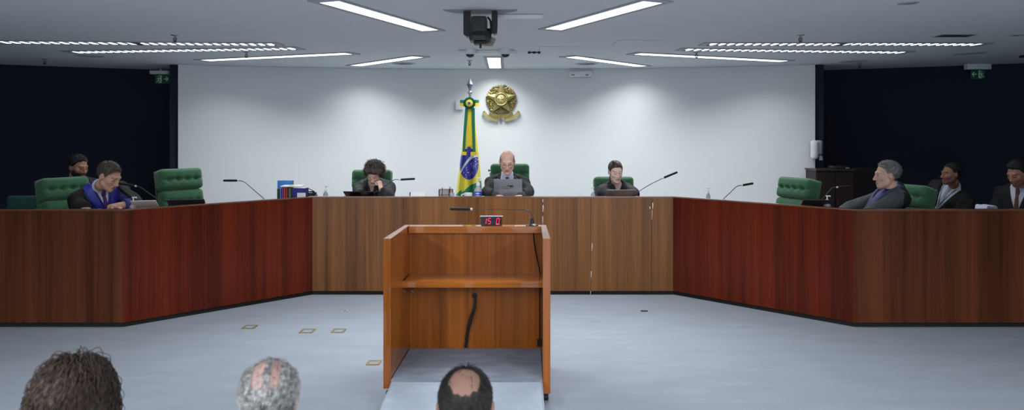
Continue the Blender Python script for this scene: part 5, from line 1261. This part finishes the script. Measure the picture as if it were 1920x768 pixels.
person('bearded man with a brown tie bowing his head at the picture edge', (5.68, 7.62, PLAT), (-.82, -.56), w(1908, 325, 7.42), pitch=24, yaw=-20, neckw=w(1915, 352, 7.56), skin=(176, 126, 102), hair='short', haircol=(16, 14, 14), brow=(22, 18, 18), stubble=(34, 28, 26), group=gs,
       style=dict(shirt=(206, 208, 220), tie=(104, 62, 58), jacket=(12, 12, 16), jv=(.08, .28), shoulder=.21, hr=(.088, .110, .102)), head_s=1.05)
for lab, loc, f in (('teal visitor chair under the bearded man in the shade', (-4.98, 8.0, PLAT), (.73, -.68)), ('teal visitor chair under the man with pale tie and lanyard', (5.16, 8.26, PLAT), (-.85, -.53)), ('teal visitor chair under the bearded man with a brown tie', (5.68, 7.62, PLAT), (-.82, -.56))):
    visitor_chair(lab, loc, face_rz(*f), M_teal, 'visitor chairs along the dark wall', top=.80)
c = at(62, 366, 7.55); visitor_chair('empty dim teal chair beside the green chair of the judge with the blue stole', (c.x+.03, c.y-.28, PLAT), face_rz(.1, -1), M_teal, 'visitor chairs along the dark wall', top=c.z-PLAT+.0)
# folded white sheet on a lap
c = at(1849, 385, 7.35)
bm = BM(); pts = []
for k in range(13):
    a = PI*k/12; pts.append((-.06*math.cos(a), .055*math.sin(a)**1.2+.014*math.sin(3*a)))
va = [[bm.verts.new((x, y, z)) for x, z in pts] for y in (-.09, .09)]; vb = [[bm.verts.new((x*.96, y, z-.006)) for x, z in pts] for y in (-.088, .088)]
for k in range(12):
    bm.faces.new((va[0][k], va[0][k+1], va[1][k+1], va[1][k])); bm.faces.new((vb[1][k], vb[1][k+1], vb[0][k+1], vb[0][k]))
    for q in (0, 1): bm.faces.new((va[q][k], vb[q][k], vb[q][k+1], va[q][k+1]))
o = obj('folded_paper', bm, mat('folded_sheet', lin(206, 212, 230), .8), None, 50); o.location = (c.x, c.y, c.z-.04); props(o, 'folded white paper held low between the two men at the dark wall', 'paper')

# ------------------------------------------------------------------ the public, seen from behind
ga = 'public seated before the bench, seen from behind'
def scalp(n, fn, seed, r=(.079, .0995, .0865), c=(0, -.018, .036)):
    g = np.random.default_rng(seed); a = g.normal(0, 1, (n*4, 3)); a /= np.linalg.norm(a, axis=1)[:, None]
    a = a[fn(a, g)][:n]; return a*np.array(r)+np.array(c), a
def flow(a, d):
    d = np.broadcast_to(np.array(d, float), a.shape); t = d-a*(d*a).sum(1)[:, None]; return t/(np.linalg.norm(t, axis=1)[:, None]+1e-6)
def seatfor(label, x, y): visitor_chair(label, (x, y, AUD), 0, M_black if False else mat('gallery_seat', lin(40, 44, 50), .8), 'gallery chairs', name='gallery_chair')
# woman with long curls
Y = 2.17; hw = ((143-960)/FPX*Y, Y, .875)
root, H, RH, *_ = person('woman with a large mass of brown curly hair, seen from behind', (hw[0], Y-.04, AUD), (0, 1), hw, pitch=4, skin=(150, 108, 88), haircol=(50, 38, 32), group=ga, fine=.006, style=dict(jacket=(60, 56, 58), jv=(.05, .2), shoulder=.17))
hm = hair_mat('brown_curls', lin(20, 15, 12), lin(76, 56, 45), .7)
rt, a = scalp(4200, lambda a, g: ~((a[:, 1] > .45) & (a[:, 2] < .55)) & (a[:, 2] > -.45), 11)
V = (rt@RH.T+H); D = a*np.array([.95, .9, .75])+flow(a, (0, -.2, -1))*.35; D /= np.linalg.norm(D, axis=1)[:, None]
strands('hair', V, D@RH.T, .17, .0017, .22, (.0045, 24), 26, hm, root, 3, .12, 3, r1=.0009)
g = Field([axis_pts(-.2, .2, .01, []), axis_pts(-.22, .16, .01, []), axis_pts(-.22, .2, .01, [])])
g.add(ell((0, -.035, .03), (.098, .108, .098)), 0, .03); g.add(ell((0, -.05, -.07), (.125, .085, .13)), 0, .06)
g.full(lambda d, P: np.maximum(d+.006*np.sin(P[..., 0]*130+3*np.sin(P[..., 2]*40))*np.sin(P[..., 1]*120), np.where(P[..., 1] > .055, .08-P[..., 2], -1))); v, q = g.mesh()
link('hair_underlayer', np_mesh('hair_underlayer', v@RH.T+H, q), hm, root)
seatfor('chair of the woman with large brown curls', hw[0], Y-.04)
# white-haired man
Y = 2.15; hw = ((507-960)/FPX*Y, Y, .884)
root, H, RH, *_ = person('man with thin white and grey hair over a pink scalp, seen from behind', (hw[0], Y-.04, AUD), (0, 1), hw, pitch=3, yaw=8, skin=(186, 148, 136), group=ga, fine=.006, head_s=1.0, style=dict(jacket=(58, 62, 72), jv=(.05, .2), shirt=(220, 222, 228)))
hm1 = hair_mat('white_grey_hair', lin(108, 110, 110), lin(204, 204, 203)); hm2 = hair_mat('iron_grey_hair', lin(52, 54, 53), lin(96, 96, 95))
f1 = lambda a, g: (a[:, 2] > -.55) & ~((a[:, 1] > .4) & (a[:, 2] < .55)) & ((a[:, 2] < .35) | (np.abs(a[:, 0]-.02) > .52) | (g.uniform(0, 1, len(a)) < .07) | ((np.abs(a[:, 0]-.05) < .10) & (g.uniform(0, 1, len(a)) < .6)))
rt, a = scalp(3800, f1, 21); D = flow(a, (0, -.9, -.75))+a*.05; D[:, 0] += .12*np.sign(a[:, 0])
strands('hair', (rt*1.0)@RH.T+H, D@RH.T, .042, .0010, .05, (.002, 4), 6, hm1, root, 3, .06, 5)
rt, a = scalp(1500, lambda a, g: (a[:, 2] < -.0) & (a[:, 2] > -.6) & (a[:, 1] < .2), 22); D = flow(a, (0, -.3, -1))+a*.04
strands('nape_hair', (rt*1.0)@RH.T+H, D@RH.T, .05, .0012, .05, (.002, 4), 5, hm2, root, 3, .08, 6)
seatfor('chair of the man with thin white hair', hw[0], Y-.04)
# man with a bald crown
Y = 2.27; hw = ((873-960)/FPX*Y, Y, .803)
root, H, RH, *_ = person('dark-haired man with a bald patch on the crown, seen from behind', (hw[0], Y-.04, AUD), (0, 1), hw, pitch=8, skin=(138, 104, 90), group=ga, fine=.006, head_s=1.08, style=dict(jacket=(30, 33, 42), jv=(.05, .2), shirt=(220, 222, 228)))
hmd = hair_mat('dark_short_hair', lin(13, 12, 12), lin(44, 41, 39))
cr = np.array([0, -.56, .84]); cr /= np.linalg.norm(cr)
f2 = lambda a, g: (a[:, 2] > -.62) & ~((a[:, 1] > .55) & (a[:, 2] < .45)) & (~((np.abs(a[:, 0]) > .8) & (a[:, 2] < -.1) & (a[:, 1] > -.1))) & ((a@cr < .80+.02*np.sin(a[:, 0]*22)) | (g.uniform(0, 1, len(a)) < .004))
rt, a = scalp(9000, f2, 31); D = flow(a, (0, -.35, -1))*np.where(a[:, 2:3] < .6, 1, .8)+a*.06; D[:, 1] += np.where(a[:, 1] > .0, .5, 0)
strands('hair', (rt*1.08)@RH.T+H, D@RH.T, .022, .0012, .02, None, 4, hmd, root, 3, .10, 7)
seatfor('chair of the dark-haired man with a bald crown', hw[0], Y-.04)
